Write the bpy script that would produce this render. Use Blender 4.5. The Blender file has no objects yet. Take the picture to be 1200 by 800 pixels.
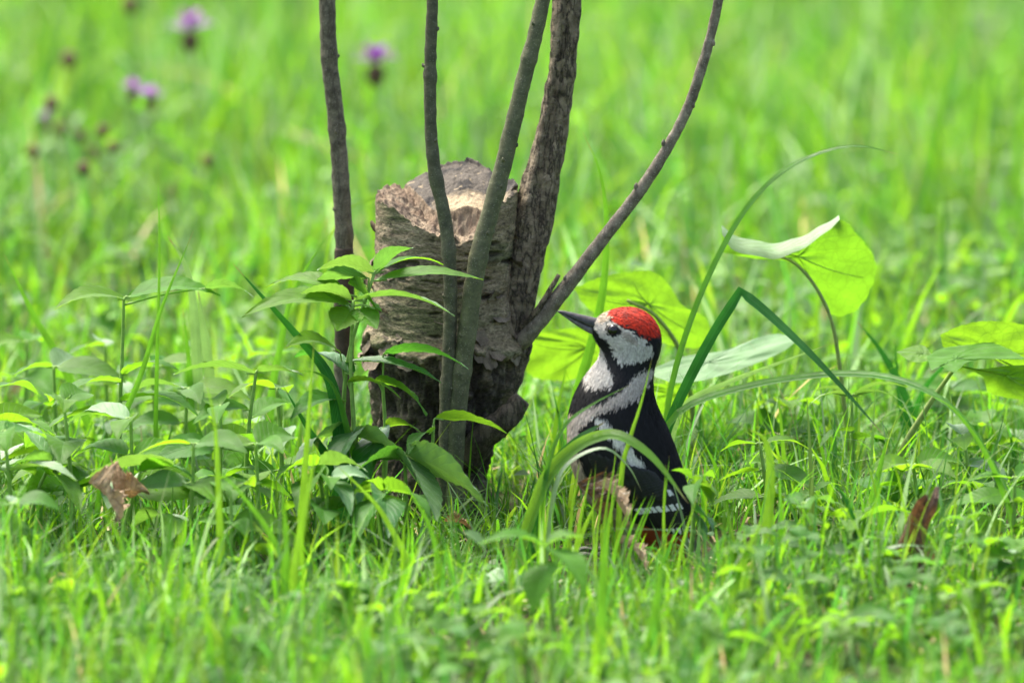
import bpy, math, random
import numpy as np
from mathutils import Vector

random.seed(7)
RNG = np.random.default_rng(11)
SC = bpy.context.scene
COL = SC.collection
R = math.radians

# ------------------------------------------------------------------ camera
PITCH = R(9.5); DIST = 7.6; FOCAL = 300.0; SENS = 36.0
PXR = 1200 * FOCAL / SENS                       # pixels of the 1200 px photograph per unit tangent
FW = np.array([0, math.cos(PITCH), -math.sin(PITCH)])
UP = np.array([0, math.sin(PITCH), math.cos(PITCH)])
RT = np.array([1.0, 0, 0])
_d = FW - UP * (600 - 400) / PXR                # ray through the foot of the stump
CAM = -_d * DIST
cam = bpy.data.cameras.new('camera')
camo = bpy.data.objects.new('camera', cam); COL.objects.link(camo)
camo.location = CAM; camo.rotation_euler = (math.pi / 2 - PITCH, 0, 0)
cam.lens = FOCAL; cam.sensor_width = SENS; cam.clip_start = 0.1; cam.clip_end = 3000
cam.dof.use_dof = True; cam.dof.focus_distance = DIST - 0.15; cam.dof.aperture_fstop = 4.0
cam.dof.aperture_blades = 9
SC.camera = camo

# ------------------------------------------------------------------ sky, sun, exposure
SUN_EL = R(64); SUN_AZ = R(-40)                 # azimuth from +Y (away from the camera), negative = towards -X
w = bpy.data.worlds.new('World'); SC.world = w; w.use_nodes = True
nt = w.node_tree; nt.nodes.clear()
sky = nt.nodes.new('ShaderNodeTexSky'); sky.sky_type = 'NISHITA'; sky.sun_disc = False
sky.sun_elevation = SUN_EL; sky.sun_rotation = SUN_AZ
sky.air_density = 1.0; sky.dust_density = 5.0; sky.ozone_density = 0.6
bg = nt.nodes.new('ShaderNodeBackground'); bg.inputs[1].default_value = 0.115
wo = nt.nodes.new('ShaderNodeOutputWorld')
nt.links.new(sky.outputs[0], bg.inputs[0]); nt.links.new(bg.outputs[0], wo.inputs[0])
sl = bpy.data.lights.new('sun', 'SUN'); sl.energy = 2.9; sl.angle = R(26); sl.color = (1.0, 0.95, 0.84)
so = bpy.data.objects.new('sun', sl); COL.objects.link(so)
sd = Vector((math.sin(SUN_AZ) * math.cos(SUN_EL), math.cos(SUN_AZ) * math.cos(SUN_EL), math.sin(SUN_EL)))
so.rotation_euler = sd.to_track_quat('Z', 'Y').to_euler(); so.location = sd * 20
SC.view_settings.view_transform = 'Standard'; SC.view_settings.look = 'None'
SC.view_settings.exposure = 1.9; SC.view_settings.gamma = 1.0
SC.render.engine = 'CYCLES'
SC.cycles.use_denoising = True
SC.cycles.max_bounces = 10; SC.cycles.transmission_bounces = 8; SC.cycles.diffuse_bounces = 6
SC.cycles.use_preview_denoising = False

# ------------------------------------------------------------------ geometry helpers
def P(px, py, Y):
    """world point seen at a pixel of the photograph, at depth Y"""
    d = FW + RT * ((px - 600) / PXR) + UP * ((400 - py) / PXR)
    return CAM + d * ((Y - CAM[1]) / d[1])
def proj(v):
    v = np.asarray(v) - CAM
    dz = v @ FW
    return 600 + PXR * (v @ RT) / dz, 400 - PXR * (v @ UP) / dz
def S(Y):                                       # metres per pixel at depth Y
    return (Y - CAM[1]) / math.cos(PITCH) / PXR
PX = S(0)
def gz(x, y):
    x = np.asarray(x, float); y = np.asarray(y, float)
    return 0.007 * np.sin(x * 7.1 + 1.3 * y) + 0.006 * np.sin(y * 9.3 - x * 4.1 + 1.0) + 0.004 * np.sin(x * 19 + y * 23)

def _hash(ix, iy, iz, seed):
    h = (ix.astype(np.uint32) * np.uint32(374761393) + iy.astype(np.uint32) * np.uint32(668265263)
         + iz.astype(np.uint32) * np.uint32(2246822519) + np.uint32(seed * 3266489917 & 0xffffffff))
    h = (h ^ (h >> np.uint32(13))) * np.uint32(1274126177)
    h = (h ^ (h >> np.uint32(16))) * np.uint32(2654435769)
    return (h >> np.uint32(8)).astype(float) / float(1 << 24)
def vnoise(p, seed=0):
    """smooth value noise in -1..1, p is (n,3)"""
    p = np.asarray(p, float); i = np.floor(p).astype(np.int64); f = p - i; f = f * f * (3 - 2 * f)
    out = 0
    for dx in (0, 1):
        for dy in (0, 1):
            for dz in (0, 1):
                wgt = (f[:, 0] if dx else 1 - f[:, 0]) * (f[:, 1] if dy else 1 - f[:, 1]) * (f[:, 2] if dz else 1 - f[:, 2])
                out = out + wgt * _hash(i[:, 0] + dx, i[:, 1] + dy, i[:, 2] + dz, seed)
    return out * 2 - 1
def fbm(p, seed=0, oct=4):
    a, s, o = 1.0, 0.0, 0
    p = np.asarray(p, float)
    for k in range(oct):
        o = o + a * vnoise(p * 2 ** k, seed + k); s += a; a *= 0.55
    return o / s
def sstep(a, b, x):
    t = np.clip((x - a) / (b - a), 0, 1); return t * t * (3 - 2 * t)

def build(name, V, F, mat, parent=None, uv=None, col=None, smooth=True, origin=None):
    """V (n,3) world, F list of index tuples or (m,k) array -> ONE mesh object (origin: thing's foot)"""
    V = np.asarray(V, np.float32)
    o0 = np.zeros(3) if origin is None else np.asarray(origin, float)
    me = bpy.data.meshes.new(name)
    if isinstance(F, np.ndarray):
        m, k = F.shape
        me.vertices.add(len(V)); me.vertices.foreach_set('co', (V - o0).astype(np.float32).ravel())
        me.loops.add(m * k); me.loops.foreach_set('vertex_index', F.astype(np.int32).ravel())
        me.polygons.add(m); me.polygons.foreach_set('loop_start', np.arange(0, m * k, k, dtype=np.int32))
        me.update(calc_edges=True)
    else:
        me.from_pydata([tuple(v) for v in (V - o0)], [], [tuple(f) for f in F]); me.update()
    if smooth:
        me.polygons.foreach_set('use_smooth', np.ones(len(me.polygons), bool))
    if uv is not None:
        li = np.empty(len(me.loops), np.int32); me.loops.foreach_get('vertex_index', li)
        ul = me.uv_layers.new(name='UVMap'); ul.data.foreach_set('uv', np.asarray(uv, np.float32)[li].ravel())
    if col is not None:
        col = np.asarray(col, np.float32)
        if col.shape[1] == 3: col = np.hstack([col, np.ones((len(col), 1), np.float32)])
        at = me.color_attributes.new('col', 'FLOAT_COLOR', 'POINT'); at.data.foreach_set('color', col.ravel())
    if mat: me.materials.append(mat)
    ob = bpy.data.objects.new(name, me); COL.objects.link(ob)
    if parent is not None:
        ob.parent = parent
        ob.location = o0 - np.array(root_loc(parent))
    else:
        ob.location = o0
    return ob
def root_loc(o):
    l = np.array(o.location)
    while o.parent: o = o.parent; l = l + np.array(o.location)
    return l
def empty(name, loc, label, cat, group=None):
    o = bpy.data.objects.new(name, None); COL.objects.link(o); o.location = loc; o.empty_display_size = 0.02
    return tag(o, label, cat, group)
def tag(o, label=None, cat=None, group=None, kind=None):
    if label: o['label'] = label
    if cat: o['category'] = cat
    if group: o['group'] = group
    if kind: o['kind'] = kind
    return o
def copy_tree(o, parent=None):
    c = o.copy(); COL.objects.link(c); c.parent = parent
    for ch in list(o.children): copy_tree(ch, c)
    return c

def crom(pts, n):
    """Catmull-Rom resample of points (k,d) to n points"""
    p = np.asarray(pts, float); k = len(p)
    if k == 2:
        t = np.linspace(0, 1, n)[:, None]; return p[0] * (1 - t) + p[1] * t
    q = np.vstack([2 * p[0] - p[1], p, 2 * p[-1] - p[-2]])
    seg = np.linalg.norm(np.diff(p, axis=0), axis=1); cum = np.r_[0, np.cumsum(seg)]
    s = np.linspace(0, cum[-1], n); i = np.clip(np.searchsorted(cum, s, 'right') - 1, 0, k - 2)
    t = ((s - cum[i]) / np.maximum(seg[i], 1e-9))[:, None]
    a, b, c, d = q[i], q[i + 1], q[i + 2], q[i + 3]
    return 0.5 * (2 * b + (c - a) * t + (2 * a - 5 * b + 4 * c - d) * t ** 2 + (3 * b - a - 3 * c + d) * t ** 3)
def frames(C):
    T = np.gradient(C, axis=0); T /= np.maximum(np.linalg.norm(T, axis=1, keepdims=True), 1e-12)
    N = np.zeros_like(T); r = np.array([0, 1.0, 0])
    for i in range(len(C)):
        r = r - T[i] * (r @ T[i]); n = np.linalg.norm(r)
        r = r / n if n > 1e-6 else np.array([1.0, 0, 0]); N[i] = r
    return T, N, np.cross(T, N)
def tube_vf(pts, rad, n=40, seg=14, rough=0.0, freq=80, ell=1.0, seed=1, cap=True, furrow=0.0):
    C = crom(pts, n); rr = np.interp(np.linspace(0, 1, n), np.linspace(0, 1, len(rad)), rad)
    T, N, B = frames(C); a = np.linspace(0, 2 * math.pi, seg, endpoint=False)
    ring = np.cos(a)[None, :, None] * N[:, None, :] * ell + np.sin(a)[None, :, None] * B[:, None, :]
    V = C[:, None, :] + ring * rr[:, None, None]
    if rough:
        nz = fbm(V.reshape(-1, 3) * freq, seed, 3).reshape(n, seg)
        V = V + ring * (nz * rough)[:, :, None]
    if furrow:
        nz = np.abs(fbm(np.stack([np.cos(a)[None, :] * 2 + 0 * rr[:, None], np.sin(a)[None, :] * 2 + 0 * rr[:, None],
                   np.linspace(0, 1, n)[:, None] * 3 + 0 * a[None, :]], -1).reshape(-1, 3), seed + 5, 3)).reshape(n, seg)
        V = V - ring * (np.clip(0.22 - nz, 0, 1) * furrow)[:, :, None]
    V = V.reshape(-1, 3)
    i = np.arange(n - 1)[:, None] * seg; j = np.arange(seg)[None, :]; j2 = (j + 1) % seg
    F = np.stack([i + j, i + j2, i + seg + j2, i + seg + j], -1).reshape(-1, 4).tolist()
    if cap:
        F.append(list(range(seg))[::-1]); F.append(list(range((n - 1) * seg, n * seg)))
    uv = np.stack([np.tile(np.arange(seg) / seg, n), np.repeat(np.linspace(0, 1, n), seg)], -1)
    return V, F, uv
def joinvf(parts):
    V, F, o = [], [], 0
    for v, f in parts:
        V.append(np.asarray(v)); F += [tuple(int(i) + o for i in q) for q in f]; o += len(v)
    return np.vstack(V), F

def ribbon_vf(pts, width, n=20, roll=0.0, fold=0.25, taper=2.2, base=0.7, twist=0.0, across=3, sharp=None):
    """grass blade: tapered, folded along its midrib; roll 0 = flat side towards the camera"""
    C = np.asarray(pts, float) if sharp else crom(pts, n)
    if sharp:
        a = crom(pts[:sharp + 1], n // 2); b = crom(pts[sharp:], n - n // 2 + 1)[1:]; C = np.vstack([a, b])
    n = len(C)
    T = np.gradient(C, axis=0); T /= np.maximum(np.linalg.norm(T, axis=1, keepdims=True), 1e-12)
    v = np.array([0, -1.0, 0.15])
    Sd = np.cross(T, v); Sd /= np.maximum(np.linalg.norm(Sd, axis=1, keepdims=True), 1e-9)
    Nn = np.cross(Sd, T)
    t = np.linspace(0, 1, n)
    ang = roll + twist * t
    S2 = Sd * np.cos(ang)[:, None] + Nn * np.sin(ang)[:, None]; N2 = np.cross(S2, T)
    wd = width * 0.5 * (base + (1 - base) * np.minimum(t * 3, 1)) * np.maximum(1 - t ** taper, 0.02)
    ss = np.linspace(-1, 1, across)
    V = C[:, None, :] + S2[:, None, :] * (wd[:, None] * ss[None, :])[:, :, None] + N2[:, None, :] * (wd[:, None] * fold * np.abs(ss)[None, :])[:, :, None]
    i = np.arange(n - 1)[:, None] * across; j = np.arange(across - 1)[None, :]
    F = np.stack([i + j, i + j + 1, i + across + j + 1, i + across + j], -1).reshape(-1, 4)
    uv = np.stack([np.tile((ss + 1) / 2, n), np.repeat(t, across)], -1)
    return V.reshape(-1, 3), F, uv

def leaf_vf(b, t, width, roll=0.3, sag=0.12, fold=0.25, serr=0.06, teeth=14, nu=29, nv=6, shape=0.42, curl=0.0, ripple=0.05, seed=0, power=1.0, rag=0.0):
    """ovate serrated leaf from base b to tip t; roll tips the upper face towards the camera"""
    b = np.asarray(b, float); t = np.asarray(t, float); ax = t - b; L = np.linalg.norm(ax); T = ax / L
    sd = np.cross(T, [0, 0, 1.0]); sd /= max(np.linalg.norm(sd), 1e-6); up = np.cross(sd, T)
    if sd[1] > 0: roll = -roll                  # so that a positive roll always shows the upper face to the camera
    s2 = sd * math.cos(roll) + up * math.sin(roll); n2 = np.cross(s2, T)
    u = np.linspace(0, 1, nu)
    k = math.log(0.5) / math.log(shape)
    wd = np.sin(math.pi * u ** k) ** (0.8 * power) * (1 - 0.35 * u) * width * 0.62
    wd = np.maximum(wd, width * 0.012)
    if rag: wd = wd * (1 - rag * np.random.default_rng(int(abs(b[0]) * 9999) + 3).random(nu))
    saw = 1 - serr * ((u * teeth) % 1.0) * (u > 0.08) * (u < 0.97)
    v = np.linspace(-1, 1, 2 * nv + 1)
    U, Vv = np.meshgrid(u, v, indexing='ij')
    W = wd[:, None] * np.abs(Vv) * np.where(np.abs(Vv) > 0.99, saw[:, None], 1) * np.sign(Vv)
    rp = vnoise(np.stack([U.ravel() * 5, Vv.ravel() * 2 + 7, np.full(U.size, seed * 3.7)], -1), seed).reshape(U.shape)
    spine = b + u[:, None] * ax + up * (sag * L * np.sin(math.pi * u * 0.9) - sag * L * 0.9 * u ** 2.5)[:, None]
    h = (fold * np.abs(W) + curl * W ** 2 / max(width, 1e-6) + ripple * width * rp * np.abs(Vv)
         - 0.012 * width * np.cos(U * 2 * math.pi * 8 - np.abs(Vv) * 5) * np.minimum(np.abs(Vv) * 2, 1))
    Vt = spine[:, None, :] + s2 * W[:, :, None] + n2 * h[:, :, None] * (1 if n2[2] > 0 else -1)
    m = 2 * nv + 1
    i = np.arange(nu - 1)[:, None] * m; j = np.arange(m - 1)[None, :]
    F = np.stack([i + j, i + j + 1, i + m + j + 1, i + m + j], -1).reshape(-1, 4)
    if n2[2] < 0: F = F[:, ::-1]
    uv = np.stack([(Vv.ravel() + 1) / 2, U.ravel()], -1)
    return Vt.reshape(-1, 3), F, uv

# ------------------------------------------------------------------ material helpers
class N:
    def __init__(s, name):
        s.m = bpy.data.materials.new(name); s.m.use_nodes = True; s.t = s.m.node_tree; s.t.nodes.clear()
        s.out = s.t.nodes.new('ShaderNodeOutputMaterial')
    def __call__(s, typ, ins=None, **kw):
        n = s.t.nodes.new(typ)
        for k, v in kw.items(): setattr(n, k, v)
        for k, v in (ins or {}).items():
            if isinstance(v, bpy.types.NodeSocket): s.t.links.new(v, n.inputs[k])
            else: n.inputs[k].default_value = v
        return n
    def done(s, sh): s.t.links.new(sh, s.out.inputs['Surface']); return s.m
def rgb(c): return (c[0], c[1], c[2], 1)
def mix(n, f, a, b, mode='MIX'):
    x = n('ShaderNodeMix', data_type='RGBA', blend_type=mode)
    for k, v in ((0, f), (6, a), (7, b)):
        if isinstance(v, bpy.types.NodeSocket): n.t.links.new(v, x.inputs[k])
        else: x.inputs[k].default_value = v if k == 0 else rgb(v)
    return x.outputs[2]
def math_(n, op, a, b=0.0):
    return n('ShaderNodeMath', {0: a, 1: b}, operation=op).outputs[0]
def leafy(n, diff, trans, tf, rough, gl, nrm=None):
    gl *= .8; rough = rough + .05
    d = n('ShaderNodeBsdfDiffuse', {'Color': diff}); t = n('ShaderNodeBsdfTranslucent', {'Color': trans})
    m = n('ShaderNodeMixShader', {0: tf, 1: d.outputs[0], 2: t.outputs[0]})
    g = n('ShaderNodeBsdfGlossy', {'Color': (1, 1, 1, 1), 'Roughness': rough})
    fr = n('ShaderNodeLayerWeight', {'Blend': .5})
    if nrm is not None:
        for q in (d, t, g, fr): n.t.links.new(nrm, q.inputs['Normal'])
    k = math_(n, 'MULTIPLY', math_(n, 'ADD', math_(n, 'MULTIPLY', math_(n, 'POWER', fr.outputs['Facing'], 5.0), .3), .035), gl)
    return n('ShaderNodeMixShader', {0: k, 1: m.outputs[0], 2: g.outputs[0]}).outputs[0]

def leaf_mat(name, up, tr, tf=0.5, rough=0.42, gl=1.0, vein=1.0, blotch=0.25, net=0.0):
    n = N(name); uvn = n('ShaderNodeUVMap'); sp = n('ShaderNodeSeparateXYZ', {0: uvn.outputs[0]})
    a = math_(n, 'ABSOLUTE', math_(n, 'SUBTRACT', sp.outputs[0], 0.5))
    ph = math_(n, 'SUBTRACT', math_(n, 'MULTIPLY', sp.outputs[1], 9.0), math_(n, 'MULTIPLY', a, 5.0))
    fr = math_(n, 'ABSOLUTE', math_(n, 'SUBTRACT', math_(n, 'FRACT', ph), 0.5))
    vs = n('ShaderNodeMapRange', {0: fr, 1: 0.0, 2: 0.09, 3: 1.0, 4: 0.0}).outputs[0]
    md = n('ShaderNodeMapRange', {0: a, 1: 0.0, 2: 0.03, 3: 1.0, 4: 0.0}).outputs[0]
    ve = math_(n, 'MAXIMUM', vs, md)
    oi = n('ShaderNodeObjectInfo'); geo = n('ShaderNodeNewGeometry')
    nz = n('ShaderNodeTexNoise', {'Vector': geo.outputs['Position'], 'Scale': 70.0, 'Detail': 4.0})
    nf = n('ShaderNodeTexNoise', {'Vector': geo.outputs['Position'], 'Scale': 900.0, 'Detail': 2.0})
    hs = n('ShaderNodeHueSaturation', {'Hue': n('ShaderNodeMapRange', {0: oi.outputs['Random'], 3: 0.485, 4: 0.512}).outputs[0],
           'Value': n('ShaderNodeMapRange', {0: nz.outputs[0], 1: 0.25, 2: 0.75, 3: 1 - blotch, 4: 1 + blotch}).outputs[0], 'Color': rgb(up)})
    ht = n('ShaderNodeHueSaturation', {'Hue': n('ShaderNodeMapRange', {0: oi.outputs['Random'], 3: 0.49, 4: 0.51}).outputs[0],
           'Value': n('ShaderNodeMapRange', {0: nz.outputs[0], 1: 0.25, 2: 0.75, 3: 1 - blotch * 0.6, 4: 1 + blotch * 0.4}).outputs[0], 'Color': rgb(tr)})
    vf = math_(n, 'MULTIPLY', ve, 0.35 * vein)
    d = mix(n, vf, hs.outputs[0], tuple(min(1, c * 1.5 + 0.05) for c in up))
    t = mix(n, vf, ht.outputs[0], tuple(c * 0.55 for c in tr))
    if net:
        vo = n('ShaderNodeTexVoronoi', {'Vector': geo.outputs['Position'], 'Scale': 110.0}, feature='DISTANCE_TO_EDGE')
        vo2 = n('ShaderNodeTexVoronoi', {'Vector': geo.outputs['Position'], 'Scale': 420.0}, feature='DISTANCE_TO_EDGE')
        e1 = math_(n, 'MAXIMUM', n('ShaderNodeMapRange', {0: vo.outputs[0], 1: 0.0, 2: .09, 3: net, 4: 0.0}).outputs[0], n('ShaderNodeMapRange', {0: vo2.outputs[0], 1: 0.0, 2: .12, 3: net * .5, 4: 0.0}).outputs[0])
        t = mix(n, e1, t, tuple(c * 0.5 for c in tr)); ve = math_(n, 'MAXIMUM', ve, e1)
    hgt = math_(n, 'ADD', math_(n, 'MULTIPLY', ve, -0.6), math_(n, 'MULTIPLY', nf.outputs[0], 0.5))
    bp = n('ShaderNodeBump', {'Strength': 0.5, 'Distance': 0.0008, 'Height': hgt})
    return n.done(leafy(n, d, t, tf, rough, gl, bp.outputs[0]))
def grass_mat(name, tf=0.5, rough=0.38, gl=1.0):
    n = N(name); at = n('ShaderNodeVertexColor', layer_name='col')
    t = n('ShaderNodeHueSaturation', {'Hue': 0.489, 'Saturation': 1.1, 'Value': 2.35, 'Color': at.outputs[0]})
    return n.done(leafy(n, at.outputs[0], t.outputs[0], tf, rough, gl))
def blade_mat(name, up, tr, tf=0.5, rough=0.35, gl=1.0):
    n = N(name); uvn = n('ShaderNodeUVMap'); sp = n('ShaderNodeSeparateXYZ', {0: uvn.outputs[0]})
    st = math_(n, 'SINE', math_(n, 'MULTIPLY', sp.outputs[0], 60.0))
    geo = n('ShaderNodeNewGeometry')
    nz = n('ShaderNodeTexNoise', {'Vector': geo.outputs['Position'], 'Scale': 45.0, 'Detail': 4.0})
    v = math_(n, 'ADD', math_(n, 'MULTIPLY', st, 0.14), n('ShaderNodeMapRange', {0: nz.outputs[0], 1: 0.3, 2: 0.7, 3: 0.8, 4: 1.2}).outputs[0])
    d = n('ShaderNodeHueSaturation', {'Value': v, 'Color': rgb(up)}); t = n('ShaderNodeHueSaturation', {'Value': v, 'Color': rgb(tr)})
    bp = n('ShaderNodeBump', {'Strength': 0.6, 'Distance': 0.0006, 'Height': st})
    tipf = n('ShaderNodeMapRange', {0: math_(n, 'ADD', sp.outputs[1], math_(n, 'MULTIPLY', nz.outputs[0], .12)), 1: 1.0, 2: 1.05}).outputs[0]
    mr = n('ShaderNodeMapRange', {0: math_(n, 'ABSOLUTE', math_(n, 'SUBTRACT', sp.outputs[0], .5)), 1: .0, 2: .07, 3: .45, 4: 0.0}).outputs[0]
    d2 = mix(n, tipf, mix(n, mr, d.outputs[0], tuple(min(1, c * 1.6 + .04) for c in up)), (.30, .22, .09)); t2 = mix(n, tipf, t.outputs[0], (.3, .2, .06))
    return n.done(leafy(n, d2, t2, tf, rough, gl, bp.outputs[0]))
def vcol_mat(name, rough=0.85, spec=0.25, fine=300.0, amt=0.35, bump=0.6, dist=0.001, aniso=(1, 1, 1), sheen=0.0):
    """colour from the 'col' attribute, broken up by noise, with fine relief"""
    n = N(name); at = n('ShaderNodeVertexColor', layer_name='col'); tc = n('ShaderNodeNewGeometry')
    mp = n('ShaderNodeMapping', {'Vector': tc.outputs['Position'], 'Scale': aniso})
    nz = n('ShaderNodeTexNoise', {'Vector': mp.outputs[0], 'Scale': fine, 'Detail': 6.0, 'Roughness': 0.65})
    v = n('ShaderNodeMapRange', {0: nz.outputs[0], 1: 0.3, 2: 0.7, 3: 1 - amt, 4: 1 + amt})
    h = n('ShaderNodeHueSaturation', {'Value': v.outputs[0], 'Color': at.outputs[0]})
    bp = n('ShaderNodeBump', {'Strength': bump, 'Distance': dist, 'Height': nz.outputs[0]})
    b = n('ShaderNodeBsdfPrincipled', {'Base Color': h.outputs[0], 'Roughness': rough, 'Specular IOR Level': spec, 'Normal': bp.outputs[0], 'Sheen Weight': sheen})
    return n.done(b.outputs[0])
def bark_mat(name, c1, c2, c3, scale=60, aniso=(1, 1, 0.35), rough=0.8, bump=0.7, dist=0.0015, spots=0.5, crack=0.0):
    n = N(name); g = n('ShaderNodeNewGeometry')
    mp = n('ShaderNodeMapping', {'Vector': g.outputs['Position'], 'Scale': aniso})
    a = n('ShaderNodeTexNoise', {'Vector': mp.outputs[0], 'Scale': scale, 'Detail': 7.0, 'Roughness': 0.65})
    b = n('ShaderNodeTexNoise', {'Vector': g.outputs['Position'], 'Scale': scale * 5, 'Detail': 5.0, 'Roughness': 0.6})
    vo = n('ShaderNodeTexVoronoi', {'Vector': g.outputs['Position'], 'Scale': scale * 5.5})
    f1 = n('ShaderNodeMapRange', {0: a.outputs[0], 1: 0.35, 2: 0.65}).outputs[0]
    f2 = n('ShaderNodeMapRange', {0: b.outputs[0], 1: 0.45, 2: 0.7}).outputs[0]
    f3 = n('ShaderNodeMapRange', {0: vo.outputs['Distance'], 1: 0.1, 2: 0.24, 3: spots, 4: 0.0}).outputs[0]
    c = mix(n, f1, c1, c2); c = mix(n, math_(n, 'MULTIPLY', f2, 0.5), c, tuple(x * 0.45 for x in c1)); c = mix(n, f3, c, c3)
    if crack:
        mc = n('ShaderNodeMapping', {'Vector': g.outputs['Position'], 'Scale': (1, 1, .28)})
        kn = n('ShaderNodeTexNoise', {'Vector': mc.outputs[0], 'Scale': scale * 1.3, 'Detail': 5.0, 'Roughness': .6})
        kf = n('ShaderNodeMapRange', {0: math_(n, 'ABSOLUTE', math_(n, 'SUBTRACT', kn.outputs[0], .5)), 1: .01, 2: .05, 3: crack, 4: 0.0}).outputs[0]
        c = mix(n, kf, c, (.03, .023, .016))
    hh = math_(n, 'ADD', math_(n, 'MULTIPLY', a.outputs[0], 1.0), math_(n, 'ADD', math_(n, 'MULTIPLY', b.outputs[0], 0.5), math_(n, 'MULTIPLY', f3, 0.4)))
    bp = n('ShaderNodeBump', {'Strength': bump, 'Distance': dist, 'Height': hh})
    p = n('ShaderNodeBsdfPrincipled', {'Base Color': c, 'Roughness': rough, 'Specular IOR Level': 0.3, 'Normal': bp.outputs[0]})
    return n.done(p.outputs[0])
def plain(name, c, rough=0.5, spec=0.5, scale=200, amt=0.2, coat=0.0):
    n = N(name); g = n('ShaderNodeNewGeometry')
    a = n('ShaderNodeTexNoise', {'Vector': g.outputs['Position'], 'Scale': float(scale), 'Detail': 4.0})
    v = n('ShaderNodeMapRange', {0: a.outputs[0], 1: 0.3, 2: 0.7, 3: 1 - amt, 4: 1 + amt})
    h = n('ShaderNodeHueSaturation', {'Value': v.outputs[0], 'Color': rgb(c)})
    p = n('ShaderNodeBsdfPrincipled', {'Base Color': h.outputs[0], 'Roughness': rough, 'Specular IOR Level': spec, 'Coat Weight': coat})
    return n.done(p.outputs[0])
def dead_mat(name, c1, c2, tr):
    n = N(name); g = n('ShaderNodeNewGeometry'); uvn = n('ShaderNodeUVMap'); sp = n('ShaderNodeSeparateXYZ', {0: uvn.outputs[0]})
    e = math_(n, 'ABSOLUTE', math_(n, 'SUBTRACT', sp.outputs[0], 0.5))
    ph = math_(n, 'SUBTRACT', math_(n, 'MULTIPLY', sp.outputs[1], 8.0), math_(n, 'MULTIPLY', e, 6.0))
    fr = math_(n, 'ABSOLUTE', math_(n, 'SUBTRACT', math_(n, 'FRACT', ph), 0.5))
    ve = math_(n, 'MAXIMUM', n('ShaderNodeMapRange', {0: fr, 1: 0.0, 2: 0.1, 3: 1.0, 4: 0.0}).outputs[0], n('ShaderNodeMapRange', {0: e, 1: 0.0, 2: 0.04, 3: 1.0, 4: 0.0}).outputs[0])
    a = n('ShaderNodeTexNoise', {'Vector': g.outputs['Position'], 'Scale': 95.0, 'Detail': 8.0, 'Roughness': 0.7})
    b = n('ShaderNodeTexNoise', {'Vector': g.outputs['Position'], 'Scale': 600.0, 'Detail': 3.0})
    f = n('ShaderNodeMapRange', {0: a.outputs[0], 1: 0.4, 2: 0.6}).outputs[0]
    c = mix(n, f, c1, c2); c = mix(n, math_(n, 'MULTIPLY', ve, .6), c, tuple(x * .45 for x in c2))
    c = mix(n, n('ShaderNodeMapRange', {0: b.outputs[0], 1: 0.55, 2: 0.7, 4: .7}).outputs[0], c, tuple(x * .4 for x in c2))
    h = math_(n, 'ADD', a.outputs[0], math_(n, 'ADD', math_(n, 'MULTIPLY', ve, .5), math_(n, 'MULTIPLY', b.outputs[0], .3)))
    bp = n('ShaderNodeBump', {'Strength': 0.9, 'Distance': 0.0025, 'Height': h})
    return n.done(leafy(n, c, rgb(tr), 0.3, 0.5, 0.5, bp.outputs[0]))

M = {}
M['grass'] = grass_mat('grass', .52, .42, .6)
M['leaf'] = leaf_mat('leaf_green', (0.048, 0.15, 0.016), (0.19, 0.42, 0.018), 0.52, gl=.4)
M['leaf_dark'] = leaf_mat('leaf_deep_green', (0.035, 0.13, 0.025), (0.11, 0.36, 0.025), 0.4)
M['leaf_bright'] = leaf_mat('leaf_yellow_green', (0.075, 0.20, 0.016), (0.22, 0.46, 0.014), 0.58, gl=.35)
M['leaf_grey_sheen'] = leaf_mat('leaf_grey_green_sheen', (0.115, 0.22, 0.085), (0.18, 0.38, 0.04), 0.4, rough=0.5, gl=.9)  # grey-green made paler in its base colour to stand for sky sheen
M['leaf_big'] = leaf_mat('leaf_broad', (0.12, 0.23, 0.04), (0.165, 0.36, 0.012), 0.62, vein=0.08, blotch=0.25, net=.45)
M['blade'] = blade_mat('blade_green', (0.05, 0.18, 0.02), (0.20, 0.52, 0.025), 0.5, gl=.55)
M['blade_dark'] = blade_mat('blade_deep_green', (0.018, 0.10, 0.02), (0.05, 0.28, 0.02), 0.35, gl=.55)
M['blade_pale'] = blade_mat('blade_pale_green', (0.17, 0.30, 0.13), (0.34, 0.6, 0.12), 0.42, gl=1.3)
M['blade_light'] = blade_mat('blade_light_green', (0.08, 0.22, 0.025), (0.30, 0.60, 0.03), 0.55, gl=.6)
M['stalk'] = plain('green_stalk', (0.20, 0.34, 0.06), 0.5, 0.4)
M['stalk_brown'] = plain('olive_stalk', (0.20, 0.26, 0.06), 0.5, 0.4)
M['dead'] = dead_mat('dead_leaf_tan', (0.42, 0.29, 0.16), (0.24, 0.13, 0.06), (0.35, 0.2, 0.08))
M['dead_dark'] = dead_mat('dead_leaf_brown', (0.17, 0.10, 0.055), (0.07, 0.04, 0.022), (0.16, 0.08, 0.03))
M['dead_pale'] = dead_mat('dead_leaf_pale', (0.50, 0.38, 0.24), (0.32, 0.21, 0.12), (0.3, 0.2, 0.1))

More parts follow.
